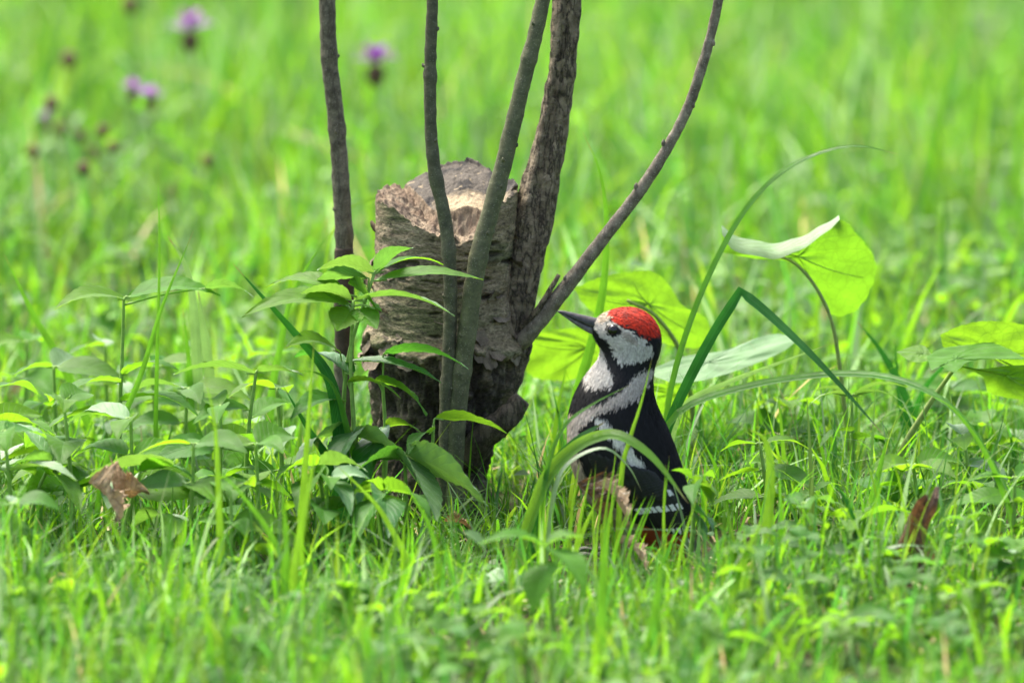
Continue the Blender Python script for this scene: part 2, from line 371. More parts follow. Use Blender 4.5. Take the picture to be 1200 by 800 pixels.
# ------------------------------------------------------------------ ground
def make_ground():
    n = N('soil_and_thatch'); g = n('ShaderNodeNewGeometry')
    a = n('ShaderNodeTexNoise', {'Vector': g.outputs['Position'], 'Scale': 14.0, 'Detail': 8.0, 'Roughness': 0.7})
    b = n('ShaderNodeTexNoise', {'Vector': g.outputs['Position'], 'Scale': 110.0, 'Detail': 6.0})
    c = mix(n, n('ShaderNodeMapRange', {0: a.outputs[0], 1: 0.4, 2: 0.6}).outputs[0], (0.03, 0.06, 0.012), (0.055, 0.042, 0.026))
    c = mix(n, n('ShaderNodeMapRange', {0: b.outputs[0], 1: 0.45, 2: 0.7}).outputs[0], c, (0.03, 0.028, 0.014))
    # beyond the turf that is built blade by blade the sheet carries the meadow's own green
    sp = n('ShaderNodeSeparateXYZ', {0: g.outputs['Position']})
    far = n('ShaderNodeVectorMath', {0: g.outputs['Position']}, operation='LENGTH')
    c = mix(n, n('ShaderNodeMapRange', {0: far.outputs['Value'], 1: 7.0, 2: 14.0}).outputs[0], c, (0.11, 0.22, 0.03))
    bp = n('ShaderNodeBump', {'Strength': 0.8, 'Distance': 0.006, 'Height': b.outputs[0]})
    m = n.done(n('ShaderNodeBsdfPrincipled', {'Base Color': c, 'Roughness': 0.95, 'Specular IOR Level': 0.1, 'Normal': bp.outputs[0]}).outputs[0])
    xs = np.r_[-1500, -300, -60, -20, np.linspace(-6, 6, 121), 20, 60, 300, 1500]
    ys = np.r_[-1500, -300, -60, -20, np.linspace(-8, 14, 221), 30, 80, 300, 1500]
    X, Y = np.meshgrid(xs, ys, indexing='ij')
    Z = gz(X, Y) * (np.abs(X) < 10) * (np.abs(Y) < 20)
    ny = len(ys); i = np.arange(len(xs) - 1)[:, None] * ny; j = np.arange(ny - 1)[None, :]
    F = np.stack([i + j, i + ny + j, i + ny + j + 1, i + j + 1], -1).reshape(-1, 4)
    o = build('ground', np.stack([X.ravel(), Y.ravel(), Z.ravel()], -1), F, m)
    tag(o, kind='structure')
make_ground()

BIRD_Y = -0.22
# ------------------------------------------------------------------ tree stump with its stem and branch
def make_stump():
    cx0 = P(520, 600, 0)[0]
    root = empty('tree_stump', (cx0, 0, 0), 'weathered broken tree stump with peeling grey bark and one thick living stem', 'tree stump')
    pys = np.array([190, 245, 300, 340, 380, 410, 440, 470, 500, 530, 560, 590, 640])
    lf = np.array([447, 447, 446, 442, 436, 431, 436, 440, 440, 438, 432, 425, 415])
    rt = np.array([602, 600, 596, 592, 598, 610, 604, 588, 580, 574, 570, 576, 590])
    zs = np.array([P(520, p, 0)[2] for p in pys])[::-1]
    cx = np.array([P((a + b) / 2, 400, 0)[0] for a, b in zip(lf, rt)])[::-1]
    hw = np.array([(b - a) / 2 * PX for a, b in zip(lf, rt)])[::-1]
    STP = ([-1, -.62, -.22, -.14, .1, .5, .54, 1], [1.3, .9, -.2, -.42, -.46, -.52, -1.3, -1.3])
    def topz(u, w):
        rf = np.interp(u, [-1, -.75, -.45, -.1, .15, .3, .45, .6, .9, 1], [.278, .278, .266, .258, .256, .253, .259, .274, .285, .290])
        zb = np.interp(u, [-1, -.55, -.3, .3, .67, 1], [.274, .291, .297, .308, .303, .297])
        main = zb - 0.021 * (0.9 - w)
        ledge = rf + 0.006 * (w + 1)
        stp = np.interp(u, *STP)
        return ledge + (np.maximum(main, ledge) - ledge) * sstep(stp - .22, stp + .05, w)
    nt_, nz_ = 420, 300
    th = np.linspace(0, 2 * math.pi, nt_, endpoint=False)
    c, s = np.cos(th), np.sin(th)
    irr = 1 + 0.05 * np.sin(3 * th + 1) + 0.035 * np.sin(5 * th + 2.2) + 0.02 * np.sin(9 * th)
    rimz = topz(c, s)
    rimn = fbm(np.stack([c * 9, s * 9, 0 * c], -1), 5, 3)
    rimz = rimz + 0.006 * rimn
    t = np.linspace(0, 1, nz_)
    Z = -0.04 + (rimz[None, :] + 0.04) * t[:, None]
    CX = np.interp(Z, zs, cx); HW = np.interp(Z, zs, hw)
    Xd, Yd = c[None, :] * irr[None, :] ** (1 - np.abs(c)) , s[None, :] * irr[None, :] * 0.92
    base = np.stack([CX + Xd * HW, Yd * HW + 0.0 * Z, Z], -1)
    q = base.reshape(-1, 3)
    # bark ends in a ragged edge; bare rotten wood under it
    edge = 0.152 + 0.016 * fbm(q * [45, 45, 0], 21, 4).reshape(Z.shape) + 0.02 * np.clip(-c[None, :], 0, 1) * 0
    bark = sstep(-0.005, 0.004, Z - edge + .006 * fbm(q * [160, 160, 160], 22, 3).reshape(Z.shape))
    fine = fbm(q * [110, 110, 420], 31, 3).reshape(Z.shape)
    wrink = fbm(q * [35, 35, 130], 41, 4).reshape(Z.shape)
    chunk = fbm(q * [70, 70, 45], 51, 5).reshape(Z.shape)
    ridge = 1 - np.abs(fbm(q * [110, 110, 30], 61, 3)).reshape(Z.shape) * 2
    disp = bark * (0.0045 + 0.0014 * wrink + 0.0011 * fine) + (1 - bark) * (-0.003 + 0.011 * chunk + 0.005 * ridge)
    tear = sstep(0.66, 0.74, fbm(q * [30, 30, 130], 71, 3).reshape(Z.shape) * 0.5 + 0.5) * bark
    disp = disp - tear * 0.004
    lip = np.exp(-((Z - edge - 0.004) / 0.004) ** 2) * 0.003
    disp = disp + lip
    base[..., 0] += c[None, :] * disp; base[..., 1] += s[None, :] * disp
    pale = np.array([0.20, 0.158, 0.098]); olive = np.array([0.125, 0.122, 0.06]); tan = np.array([0.33, 0.265, 0.175])
    dark = np.array([0.042, 0.034, 0.024]); brown = np.array([0.17, 0.135, 0.092]); crack = np.array([0.03, 0.024, 0.017])
    m1 = sstep(-.1, .4, fbm(q * [22, 22, 55], 81, 4).reshape(Z.shape))[..., None]
    m2 = sstep(.0, .4, fbm(q * [60, 60, 240], 82, 4).reshape(Z.shape))[..., None]
    m3 = sstep(.2, .5, fbm(q * [130, 130, 420], 83, 3).reshape(Z.shape))[..., None]
    cb = pale * (1 - m1) + olive * m1; cb = cb * (1 - .75 * m2) + tan * .75 * m2; cb = cb * (1 - .8 * m3) + crack * .8 * m3
    cb = cb * (1 - tear[..., None] * .8) + dark * tear[..., None] * .8
    mw = sstep(-.1, .5, chunk)[..., None]; mp = sstep(.35, .7, fbm(q * [120, 120, 60], 84, 3).reshape(Z.shape))[..., None]
    cw = dark * (1 - mw) + brown * mw; cw = cw * (1 - .6 * mp) + np.array([.28, .24, .18]) * .6 * mp
    col = cb * bark[..., None] + cw * (1 - bark[..., None])
    i = np.arange(nz_ - 1)[:, None] * nt_; j = np.arange(nt_)[None, :]; j2 = (j + 1) % nt_
    F = np.stack([i + j, i + j2, i + nt_ + j2, i + nt_ + j], -1).reshape(-1, 4)
    mb = vcol_mat('stump_bark', 0.85, 0.25, 300.0, 0.65, 1.0, 0.002, (1, 1, 2.2))
    build('bark', base.reshape(-1, 3), F, mb, root, col=col.reshape(-1, 3), origin=root.location)
    # broken cut face
    rim = base[-1]; nr = 110
    rr = np.linspace(1, 0, nr)
    ctr = np.array([rim[:, 0].mean(), rim[:, 1].mean()])
    XY = ctr + (rim[None, :, :2] - ctr) * rr[:, None, None]
    u = (XY[..., 0] - ctr[0]) / (rim[:, 0].max() - ctr[0]); wv = (XY[..., 1] - ctr[1]) / (rim[:, 1].max() - ctr[1])
    zt = topz(u, wv)
    q2 = np.stack([XY[..., 0], XY[..., 1], 0 * zt], -1).reshape(-1, 3)
    fib = fbm(q2 * [260, 60, 1], 91, 4).reshape(zt.shape); big = fbm(q2 * [60, 60, 1], 92, 4).reshape(zt.shape)
    ismain = sstep(-.05, .05, wv - np.interp(u, *STP))
    amp = (1 - ismain) * .9 + ismain * 0.3
    zt = zt + amp * (0.004 * fib + 0.006 * big + .0025 * fbm(q2 * [420, 420, 1], 93, 2).reshape(zt.shape))
    k = sstep(0, .06, 1 - rr)[:, None]
    zt = zt * k + rim[None, :, 2] * (1 - k)
    # splinters standing up along the rim
    rimspike = np.exp(-((1 - rr) / 0.05) ** 2)[:, None] * np.clip(fbm(np.stack([c * 25, s * 25, 0 * c], -1), 95, 3), 0, 1)[None, :] * 0.009
    zt = zt + rimspike * k
    grey = np.array([.085, .074, .06]); blk = np.array([.028, .026, .024]); tn = np.array([.34, .27, .17]); red = np.array([.15, .10, .065]); fibc = np.array([.26, .205, .14])
    g1 = sstep(-.15, .25, fbm(q2 * [70, 70, 1], 101, 4).reshape(zt.shape))[..., None]
    cm = grey * (1 - g1) + blk * g1
    ring = 0.5 + 0.5 * np.sin(np.hypot(u, wv) * 60 + big * 4)
    tnm = sstep(.05, -.2, wv + 0.3 * big)[..., None] * sstep(-.25, .0, u)[..., None] * sstep(.95, .7, u)[..., None]
    cm = cm * (1 - tnm) + tn * tnm * (0.8 + .2 * ring[..., None])
    sp = sstep(.5, .7, fbm(q2 * [200, 200, 1], 102, 2).reshape(zt.shape))[..., None]; cm = cm * (1 - sp * .6) + tn * sp * .6
    g2 = sstep(-.3, .35, fib)[..., None]; g3 = sstep(.0, .4, big)[..., None]
    cl = fibc * (1 - g2) + np.array([.12, .09, .065]) * g2; cl = cl * (1 - .6 * g3) + red * .6 * g3
    steep = (sstep(.0, .06, ismain) * (1 - sstep(.94, 1, ismain)))[..., None]
    ccol = cm * ismain[..., None] + cl * (1 - ismain[..., None]); zn = fbm(np.stack([XY[..., 0] * 300, zt * 90, XY[..., 1] * 20], -1).reshape(-1, 3), 111, 4).reshape(zt.shape)[..., None]; ccol = ccol * (1 - steep) + (np.array([.135, .10, .065]) * (1 + 1.2 * zn)) * steep
    V = np.concatenate([XY, zt[..., None]], -1).reshape(-1, 3)
    i = np.arange(nr - 1)[:, None] * nt_
    F = np.stack([i + j, i + j2, i + nt_ + j2, i + nt_ + j], -1).reshape(-1, 4)
    mt = vcol_mat('broken_wood', 0.85, 0.2, 600.0, 0.45, 0.9, 0.001, (2.5, 0.6, 1))
    build('cut_face', V, F, mt, root, col=ccol.reshape(-1, 3), origin=root.location)
    # bark flakes curling off the ragged edge, the rim and the sides
    mfl = bark_mat('bark_flake', (.21, .17, .115), (.08, .06, .04), (.42, .36, .26), 120)
    rnd = random.Random(3)
    def flake(a, z, L, H, out, up):
        hwz = np.interp(z, zs, hw) + 0.003; cxz = np.interp(z, zs, cx); nn = 7
        V = []
        for r_ in range(4):
            for k_ in range(nn):
                f = k_ / (nn - 1) - .5; aa = a + f * L / hwz
                ed = (abs(f) * 2) ** 2 * 0.4
                zz = z + up * H * (r_ / 3) * (1 - ed) * (0.8 + .4 * rnd.random())
                ro = hwz + out * (r_ / 3) ** 2 + 0.0012 * rnd.random()
                V.append((cxz + math.cos(aa) * ro, math.sin(aa) * ro * .93, zz))
        n0 = len(V); V += [(x - math.cos(a) * .0012, y - math.sin(a) * .0012, z_) for x, y, z_ in V]
        F = []
        for r_ in range(3):
            for k_ in range(nn - 1):
                b = r_ * nn + k_; F.append((b, b + 1, b + nn + 1, b + nn)); F.append((n0 + b, n0 + b + nn, n0 + b + nn + 1, n0 + b + 1))
        build('bark_flake', np.array(V), F, mfl, root, origin=root.location)
    for k_ in range(22):                          # ragged edge, hanging down
        a = rnd.uniform(math.pi * 1.02, math.pi * 1.98)
        flake(a, 0.158 + rnd.uniform(-.012, .014), rnd.uniform(.008, .022), rnd.uniform(.006, .014), rnd.uniform(.002, .007), -1)
    for k_ in range(16):                          # torn bits on the bark
        a = rnd.uniform(math.pi * 1.02, math.pi * 1.98)
        flake(a, rnd.uniform(.17, .24), rnd.uniform(.006, .02), rnd.uniform(.003, .008), rnd.uniform(.002, .006), rnd.choice((-1, 1)))
    for a, z in ((-.1, .255), (0.03, .27), (.2, .285), (-.2, .235), (3.25, .20), (3.1, .25), (3.3, .235), (-.05, .19), (-.15, .2)):
        flake(a, z, .012, .012, rnd.uniform(.004, .012), rnd.choice((-1, 1)))
    # knobbly stub of a root beside the foot
    mw_ = bark_mat('rotten_wood', (.17, .135, .09), (.05, .04, .028), (.32, .27, .2), 90, bump=1.0, dist=.004, crack=.7)
    V, F, uv = tube_vf([P(548, 535, -.03), P(572, 508, -.05), P(597, 486, -.06), P(613, 468, -.06)], [.014, .0125, .0115, .008], 26, 22, .0045, 120, seed=8)
    build('root_stub', V, F, mw_, root, origin=root.location)
    # thick living stem
    ms = bark_mat('stem_bark', (.34, .275, .18), (.085, .064, .04), (.50, .44, .33), 95, (1, 1, 1.3), bump=1.0, dist=.005, spots=.6, crack=.85)
    pts = [P(575, 500, 0), P(590, 455, 0), P(603, 405, 0), P(606, 350, 0), P(622, 270, .005), P(643, 165, .01), P(657, 80, .01), P(664, 0, .01), P(672, -140, .02), P(676, -420, .03), P(700, -700, .04)]
    V, F, uv = tube_vf(pts, [.010, .017, .0185, .0150, .0130, .0130, .0122, .0117, .0115, .010, .007], 260, 44, .0022, 110, seed=12, furrow=.02)
    build('stem', V, F, ms, root, uv=uv, origin=root.location)
    for k_ in range(26):                           # loose scales of bark on the stem
        f = rnd.uniform(.12, .6); C = crom(pts, 200)[int(f * 199)]; a = rnd.uniform(math.pi * 1.2, math.pi * 1.8)
        r0 = np.interp(f, np.linspace(0, 1, 11), [.010, .017, .0185, .0150, .0130, .0130, .0122, .0117, .0115, .010, .007])
        L = rnd.uniform(.004, .009); H = rnd.uniform(.006, .016); V = []
        for r_ in range(3):
            for q_ in (-.5, 0, .5):
                aa = a + q_ * L / r0; ro = r0 * .9 + .0014 * (r_ / 2) ** 2 * rnd.random() + .0006 * (q_ == 0)
                V.append(C + np.array([math.cos(aa) * ro, math.sin(aa) * ro, H * (r_ / 2 - .5) * (1 - .4 * abs(q_) * 2)]))
        build('bark_scale', np.array(V), [(0, 1, 4, 3), (1, 2, 5, 4), (3, 4, 7, 6), (4, 5, 8, 7)], ms, root, origin=root.location)
    # slanting branch and its dead twig
    mbr = bark_mat('branch_bark', (.30, .255, .19), (.11, .088, .064), (.48, .45, .38), 80, (1, 1, 1.2), spots=.8, crack=.35)
    bp = [P(600, 410, 0), P(620, 391, -.02), P(662, 338, -.03), P(712, 273, -.035), P(758, 212, -.04), P(800, 140, -.04), P(822, 80, -.04), P(838, 20, -.04), P(852, -60, -.04), P(880, -250, -.03), P(890, -480, -.02)]
    V, F, uv = tube_vf(bp, [.0078, .0068, .0058, .0050, .0046, .0043, .0039, .0036, .0034, .003, .002], 240, 18, .0007, 160, seed=15)
    br = build('branch', V, F, mbr, root, origin=root.location)
    for f in (.13, .2, .27, .33, .38, .46, .52):   # buds
        C = crom(bp, 200)[int(f * 199)] + np.array([rnd.choice((-1, 1)) * .0045, -.002, .001])
        V, F, uv = tube_vf([C, C + [0, -.001, .003], C + [0.0005, -.001, .0055]], [.0018, .0019, .0004], 7, 8)
        build('bud', V, F, mbr, br, origin=root.location)
    V, F, uv = tube_vf([P(612, 383, -.02), P(632, 360, -.03), P(655, 322, -.03)], [.0032, .0026, .0022], 24, 10, .0005, 200, seed=16)
    build('twig', V, F, ms, root, origin=root.location)
make_stump()

# ------------------------------------------------------------------ slender shoots
def shoot(name, px, rad, Ys, mat, label, seed, extra=None):
    pts = [P(x, y, Y) for (x, y), Y in zip(px, Ys)]
    g = pts[-1]; g = np.array([g[0], g[1], float(gz(g[0], g[1])) - .015]); pts[-1] = g
    root = empty(name, (g[0], g[1], g[2] + .015), label, 'shoot', 'bare woody shoots rising round the stump')
    rad2 = np.interp(np.linspace(0, 1, 220), np.linspace(0, 1, len(rad)), rad)
    for q_ in np.linspace(.12, .93, 9):               # nodes: small swellings with a scar
        rad2 = rad2 + .0009 * np.exp(-((np.linspace(0, 1, 220) - q_ - .02 * math.sin(q_ * 40 + seed)) / .006) ** 2)
    V, F, uv = tube_vf(pts, rad2, 220, 20, .0009, 150, seed=seed)
    st = build('stem', V, F, mat, root, uv=uv, origin=g)
    rnd = random.Random(seed); cc = crom(pts, 300)
    for k in range(9):
        f = rnd.uniform(.3, .9); r0 = np.interp(f, np.linspace(0, 1, len(rad)), rad); C = cc[int(f * 299)]
        a = rnd.uniform(math.pi, 2 * math.pi); d = np.array([math.cos(a), math.sin(a), 0])
        V, F, uv = tube_vf([C + d * r0 * .7, C + d * (r0 + .0008) + [0, 0, .001], C + d * (r0 + .0012) + [0, 0, .003]], [.002, .0016, .0004], 7, 8)
        build('bud', V, F, mat, st, origin=g)
    return root
mA = bark_mat('shoot_bark_grey', (.20, .175, .12), (.07, .058, .04), (.36, .33, .26), 90, (1, 1, 1.4), spots=.7, crack=.5)
mB = bark_mat('shoot_bark_olive', (.135, .138, .07), (.062, .064, .034), (.34, .33, .24), 80, (1, 1, 1.6), rough=.65, bump=.6, spots=.5)
mC = bark_mat('shoot_bark_dark_olive', (.11, .108, .062), (.048, .048, .028), (.28, .27, .2), 80, (1, 1, 1.6), rough=.65, bump=.6, spots=.5)
sA = shoot('woody_shoot', [(372, -600), (378, -250), (383, -20), (386, 70), (394, 140), (400, 220), (404, 310), (403, 430), (400, 560), (398, 610)],
      [.003, .0055, .0066, .0070, .0072, .0074, .0078, .0080, .0084, .009], [.06] * 10, mA, 'straight grey-brown rough shoot rising behind the tall leafy plant', 31)
shoot('woody_shoot', [(515, -560), (510, -250), (507, -20), (504, 100), (508, 190), (522, 260), (528, 330), (526, 420), (523, 480), (520, 620)],
      [.002, .0035, .0042, .0046, .0050, .0055, .0058, .0060, .0062, .0066], [-.085] * 10, mC, 'thin dark shoot with a kink crossing in front of the stump', 32)
shoot('woody_shoot', [(690, -560), (662, -180), (638, -10), (612, 100), (586, 208), (561, 300), (546, 400), (537, 470), (531, 560), (529, 620)],
      [.003, .0048, .0054, .0060, .0066, .0071, .0078, .0082, .0085, .009], [-.05, -.06, -.07, -.075, -.08, -.085, -.085, -.085, -.085, -.085], mB, 'smooth olive shoot slanting across the stump towards its thick stem', 33)
# peeled patch of bark low on the grey shoot
cpk = P(403, 306, .06)
V, F, uv = tube_vf([cpk + [0, -.001, .012], cpk + [0, -.0012, 0], cpk + [0, -.001, -.05], cpk + [0, 0, -.1]], [.0084, .0092, .0088, .0082], 40, 18, .0012, 200, seed=5)
build('bark_sleeve', V, F, bark_mat('sleeve_bark', (.085, .06, .04), (.045, .033, .022), (.2, .15, .1), 90), sA, origin=sA.location)

# ------------------------------------------------------------------ the woodpecker
def surface_nets(Fv, org, h):
    ins = Fv < 0; nx, ny, nz = Fv.shape
    acc = np.zeros((nx - 1, ny - 1, nz - 1, 3)); cnt = np.zeros((nx - 1, ny - 1, nz - 1))
    idx = np.stack(np.meshgrid(np.arange(nx - 1), np.arange(ny - 1), np.arange(nz - 1), indexing='ij'), -1).astype(float)
    def sl_(o): return tuple(slice(o[k], o[k] + (nx, ny, nz)[k] - 1) for k in range(3))
    for ax in range(3):
        for a in (0, 1):
            for b in (0, 1):
                o = [0, 0, 0]; oth = [k for k in range(3) if k != ax]; o[oth[0]] = a; o[oth[1]] = b
                p = list(o); p[ax] = 1
                f0 = Fv[sl_(o)]; f1 = Fv[sl_(p)]; m = (f0 < 0) != (f1 < 0)
                t = np.where(m, f0 / np.where(m, f0 - f1, 1), 0)
                pos = np.zeros(acc.shape); pos[..., ax] = t; pos[..., oth[0]] = a; pos[..., oth[1]] = b
                acc += np.where(m[..., None], pos, 0); cnt += m
    act = cnt > 0; vid = -np.ones(act.shape, int); vid[act] = np.arange(act.sum())
    V = org + h * (idx[act] + acc[act] / cnt[act][:, None])
    Q = []
    for ax in range(3):
        o1, o2 = [(1, 2), (2, 0), (0, 1)][ax]
        sl0 = [slice(1, -1)] * 3; sl0[ax] = slice(0, -1); s1 = list(sl0); s1[ax] = slice(1, None)
        a = ins[tuple(sl0)]; b = ins[tuple(s1)]; w_ = np.argwhere(a != b)
        base = w_ + 1; base[:, ax] -= 1
        e1 = np.zeros(3, int); e1[o1] = 1; e2 = np.zeros(3, int); e2[o2] = 1
        q = np.stack([vid[tuple((base - e1 - e2).T)], vid[tuple((base - e2).T)], vid[tuple(base.T)], vid[tuple((base - e1).T)]], -1)
        flip = b[tuple(w_.T)]; q[flip] = q[flip][:, ::-1]; Q.append(q)
    return V, np.vstack(Q)

def inpoly(px, py, poly):
    r = np.zeros(len(px), bool); n = len(poly)
    for i in range(n):
        x0, y0 = poly[i]; x1, y1 = poly[(i + 1) % n]
        c = ((y0 > py) != (y1 > py)) & (px < (x1 - x0) * (py - y0) / ((y1 - y0) if y1 != y0 else 1e-9) + x0); r ^= c
    return r
BLACK = (.007, .007, .0075); WHITE = (.50, .465, .41); PINKW = (.46, .40, .345); BUFF = (.46, .37, .27); RED = (.50, .022, .004); RUST = (.45, .085, .03)
POLY = [
    (BUFF, [(660, 465), (676, 480), (675, 520), (690, 560), (738, 588), (775, 615), (790, 650), (740, 660), (660, 600)]),
    (RUST, [(742, 590), (772, 596), (806, 610), (812, 655), (775, 665), (742, 640)]),
    (PINKW, [(660, 505), (663, 482), (688, 466), (708, 459), (728, 448), (742, 436), (757, 426), (767, 430), (760, 444), (750, 454), (734, 462), (714, 466), (698, 473), (684, 484), (674, 500)]),
    (WHITE, [(680, 394), (698, 396), (706, 410), (715, 427), (721, 441), (712, 446), (697, 448), (688, 446)]),
    (WHITE, [(694, 371), (706, 370), (716, 374), (729, 380), (742, 387), (755, 393), (765, 404), (766, 413), (754, 418), (742, 419), (729, 421), (717, 409), (707, 395), (696, 385)]),
    (BUFF, [(690, 360), (712, 362), (716, 371), (708, 376), (702, 378), (692, 374)]),
    ((.33, .29, .24), [(726, 384), (736, 387), (748, 396), (738, 397), (727, 392)]),
    (RED, [(711, 350), (711, 369), (722, 376), (736, 381), (750, 387), (767, 391), (785, 388), (785, 350)]),
    ((.75, .71, .65), [(696, 472), (706, 474), (722, 487), (733, 494), (738, 510), (748, 522), (752, 535), (744, 538), (733, 530), (726, 512), (712, 500), (702, 486)]),
    ((.75, .71, .65), [(752, 532), (762, 546), (772, 562), (766, 566), (756, 549), (748, 538)]),
    (BLACK, [(712, 486), (720, 483), (726, 489), (716, 492)]), (BLACK, [(728, 502), (735, 499), (738, 506), (730, 508)]),
    (BLACK, [(710, 376), (717, 374), (725, 378), (727, 386), (722, 391), (712, 391), (709, 384)]),
    ((.55, .5, .42), [(711, 375), (718, 373), (727, 379), (729, 385), (725, 380), (717, 376), (712, 378)]),
]
def bird_col(px, py, jit=2.2, seed=3):
    q = np.stack([px * .35, py * .35, np.zeros(len(px))], -1)
    jx = px + jit * vnoise(q, seed); jy = py + jit * vnoise(q, seed + 9)
    c = np.tile(np.array(BLACK), (len(px), 1))
    for k, pl in POLY: c[inpoly(jx, jy, pl)] = k
    st_ = vnoise(np.stack([px * .9 + py * .5, py * .22 - px * .1, np.zeros(len(px))], -1), seed + 17)
    return c * (1 - .38 * np.clip(st_, 0, 1))[:, None]
def make_bird():
    s = S(BIRD_Y)
    foot = P(735, 640, BIRD_Y); gzb = float(gz(foot[0], BIRD_Y))
    root = empty('woodpecker', (foot[0], BIRD_Y, gzb), 'black and white woodpecker with a red crown sitting upright in the grass', 'bird')
    O = root.location
    B = lambda x, y, dy=0.0: P(x, y, BIRD_Y) + np.array([0, dy, 0])
    st = [  # px, py, radius px, depth factor
        (706, 385, 12, .85), (720, 388, 22, .84), (739, 391, 31.5, .82), (743, 399, 32, .80), (737, 418, 29.5, .82), (731, 440, 31, .88), (722, 462, 40, .92),
        (718, 484, 47, .92), (722, 508, 54, .9), (730, 535, 58, .88), (745, 566, 54, .86), (762, 592, 44, .82), (778, 615, 32, .8), (790, 634, 20, .75)]
    st = np.array(st, float); A = crom(st, 60)
    cen = np.array([B(a[0], a[1]) for a in A]); rad = A[:, 2] * s; df = A[:, 3]
    h = 0.0012
    lo = (cen - (rad + .008)[:, None]).min(0); hi = (cen + (rad + .008)[:, None]).max(0)
    n = np.ceil((hi - lo) / h).astype(int) + 1
    gx, gy, gzz = (lo[k] + h * np.arange(n[k]) for k in range(3))
    Fv = np.full(tuple(n), 1e3, np.float32); kk = .0032
    acc = np.zeros(tuple(n), np.float32)
    for c_, r_, d_ in zip(cen, rad, df):
        d = np.sqrt(((gx - c_[0]) ** 2)[:, None, None] + (((gy - c_[1]) / d_) ** 2)[None, :, None] + ((gzz - c_[2]) ** 2)[None, None, :]).astype(np.float32) - np.float32(r_)
        acc += np.exp(np.clip(-d / kk, -60, 40))
    Fv = -kk * np.log(np.maximum(acc, 1e-30)) + kk * 1.2
    V, Q = surface_nets(Fv, lo, h)
    px, py = proj(np.stack([V[:, 0], np.full(len(V), BIRD_Y), V[:, 2]], -1))
    col = bird_col(px, py, 1.2)
    mp = vcol_mat('plumage', .65, .22, 900.0, .3, .5, .0006, (1, 1, .5), 0.0)
    body = build('body', V, Q, mp, root, col=col, origin=O)
    # depth of the surface towards the camera, used to lay feathers on it
    big = 9.0
    ys = np.where((Fv < 0).any(1), gy[np.argmax(Fv < 0, axis=1)], np.nan)          # (nx, nz)
    for _ in range(40):
        m = np.isnan(ys)
        if not m.any(): break
        sh = np.stack([np.roll(ys, d, a) for a in (0, 1) for d in (-1, 1)])
        av = np.nanmean(np.where(np.isnan(sh), np.nan, sh), 0) if False else np.where((~np.isnan(sh)).any(0), np.nansum(sh, 0) / np.maximum((~np.isnan(sh)).sum(0), 1), np.nan)
        ys = np.where(m, av + .0003, ys)
    ys = np.where(np.isnan(ys), BIRD_Y, ys)
    for _ in range(6): ys = (ys + np.roll(ys, 1, 0) + np.roll(ys, -1, 0) + np.roll(ys, 1, 1) + np.roll(ys, -1, 1)) / 5
    def yf(p):
        ix = np.clip(((p[:, 0] - lo[0]) / h).round().astype(int), 0, n[0] - 1); iz = np.clip(((p[:, 2] - lo[2]) / h).round().astype(int), 0, n[2] - 1)
        return ys[ix, iz]
    # contour feathers: thousands of little vanes lying back along the body
    tri = np.vstack([Q[:, [0, 1, 2]], Q[:, [0, 2, 3]]])
    a, b, c_ = V[tri[:, 0]], V[tri[:, 1]], V[tri[:, 2]]
    cr = np.cross(b - a, c_ - a); ar = np.linalg.norm(cr, axis=1)
    NP = 42000
    ti = RNG.choice(len(tri), NP, p=ar / ar.sum()); r1, r2 = RNG.random(NP), RNG.random(NP)
    f = r1 + r2 > 1; r1[f] = 1 - r1[f]; r2[f] = 1 - r2[f]
    p = a[ti] + (b - a)[ti] * r1[:, None] + (c_ - a)[ti] * r2[:, None]
    nn = cr[ti] / np.maximum(ar[ti], 1e-12)[:, None]
    di = np.argmin(((p[:, None, [0, 2]] - cen[None, :, [0, 2]]) ** 2).sum(-1), 1)
    T, _, _ = frames(cen)
    fl = T[np.clip(di, 0, 59)] + RNG.normal(0, .16, (NP, 3)); fl -= nn * (fl * nn).sum(1)[:, None]; fl /= np.maximum(np.linalg.norm(fl, axis=1), 1e-9)[:, None]
    head = np.clip((p[:, 2] - B(740, 462)[2]) / .02, 0, 1)
    L = (.0085 - .0040 * head) * RNG.uniform(.7, 1.3, NP); wd = (.0008 - .00038 * head) * RNG.uniform(.7, 1.2, NP)
    face = (np.hypot(*(np.array(proj(np.stack([p[:, 0], np.full(NP, BIRD_Y), p[:, 2]], -1))) - np.array([[718], [383]]))) < 13)
    L[face] *= .35
    sd_ = np.cross(nn, fl)
    root_ = p - nn * .0004; mid = p + fl * (L * .5)[:, None] + nn * (L * .02 + .0003)[:, None]; tip = p + fl * L[:, None] + nn * (L * .05)[:, None]
    VV = np.stack([root_, mid + sd_ * wd[:, None], tip, mid - sd_ * wd[:, None]], 1).reshape(-1, 3)
    pxx, pyy = proj(np.stack([p[:, 0], np.full(NP, BIRD_Y), p[:, 2]], -1))
    cc = bird_col(pxx, pyy, 2.6) * RNG.uniform(.72, 1.15, NP)[:, None]
    rd = (cc[:, 0] > cc[:, 1] * 8); cc[rd] *= RNG.uniform(.35, 1.2, rd.sum())[:, None]
    o = build('plumage', VV, np.arange(4 * NP).reshape(-1, 4), mp, body, col=np.repeat(cc, 4, 0), origin=O); tag(o, kind='stuff')
    # folded wings: coverts and flight feathers
    mf = vcol_mat('flight_feathers', .55, .4, 700.0, .2, .4, .0004, (1, 1, 1))
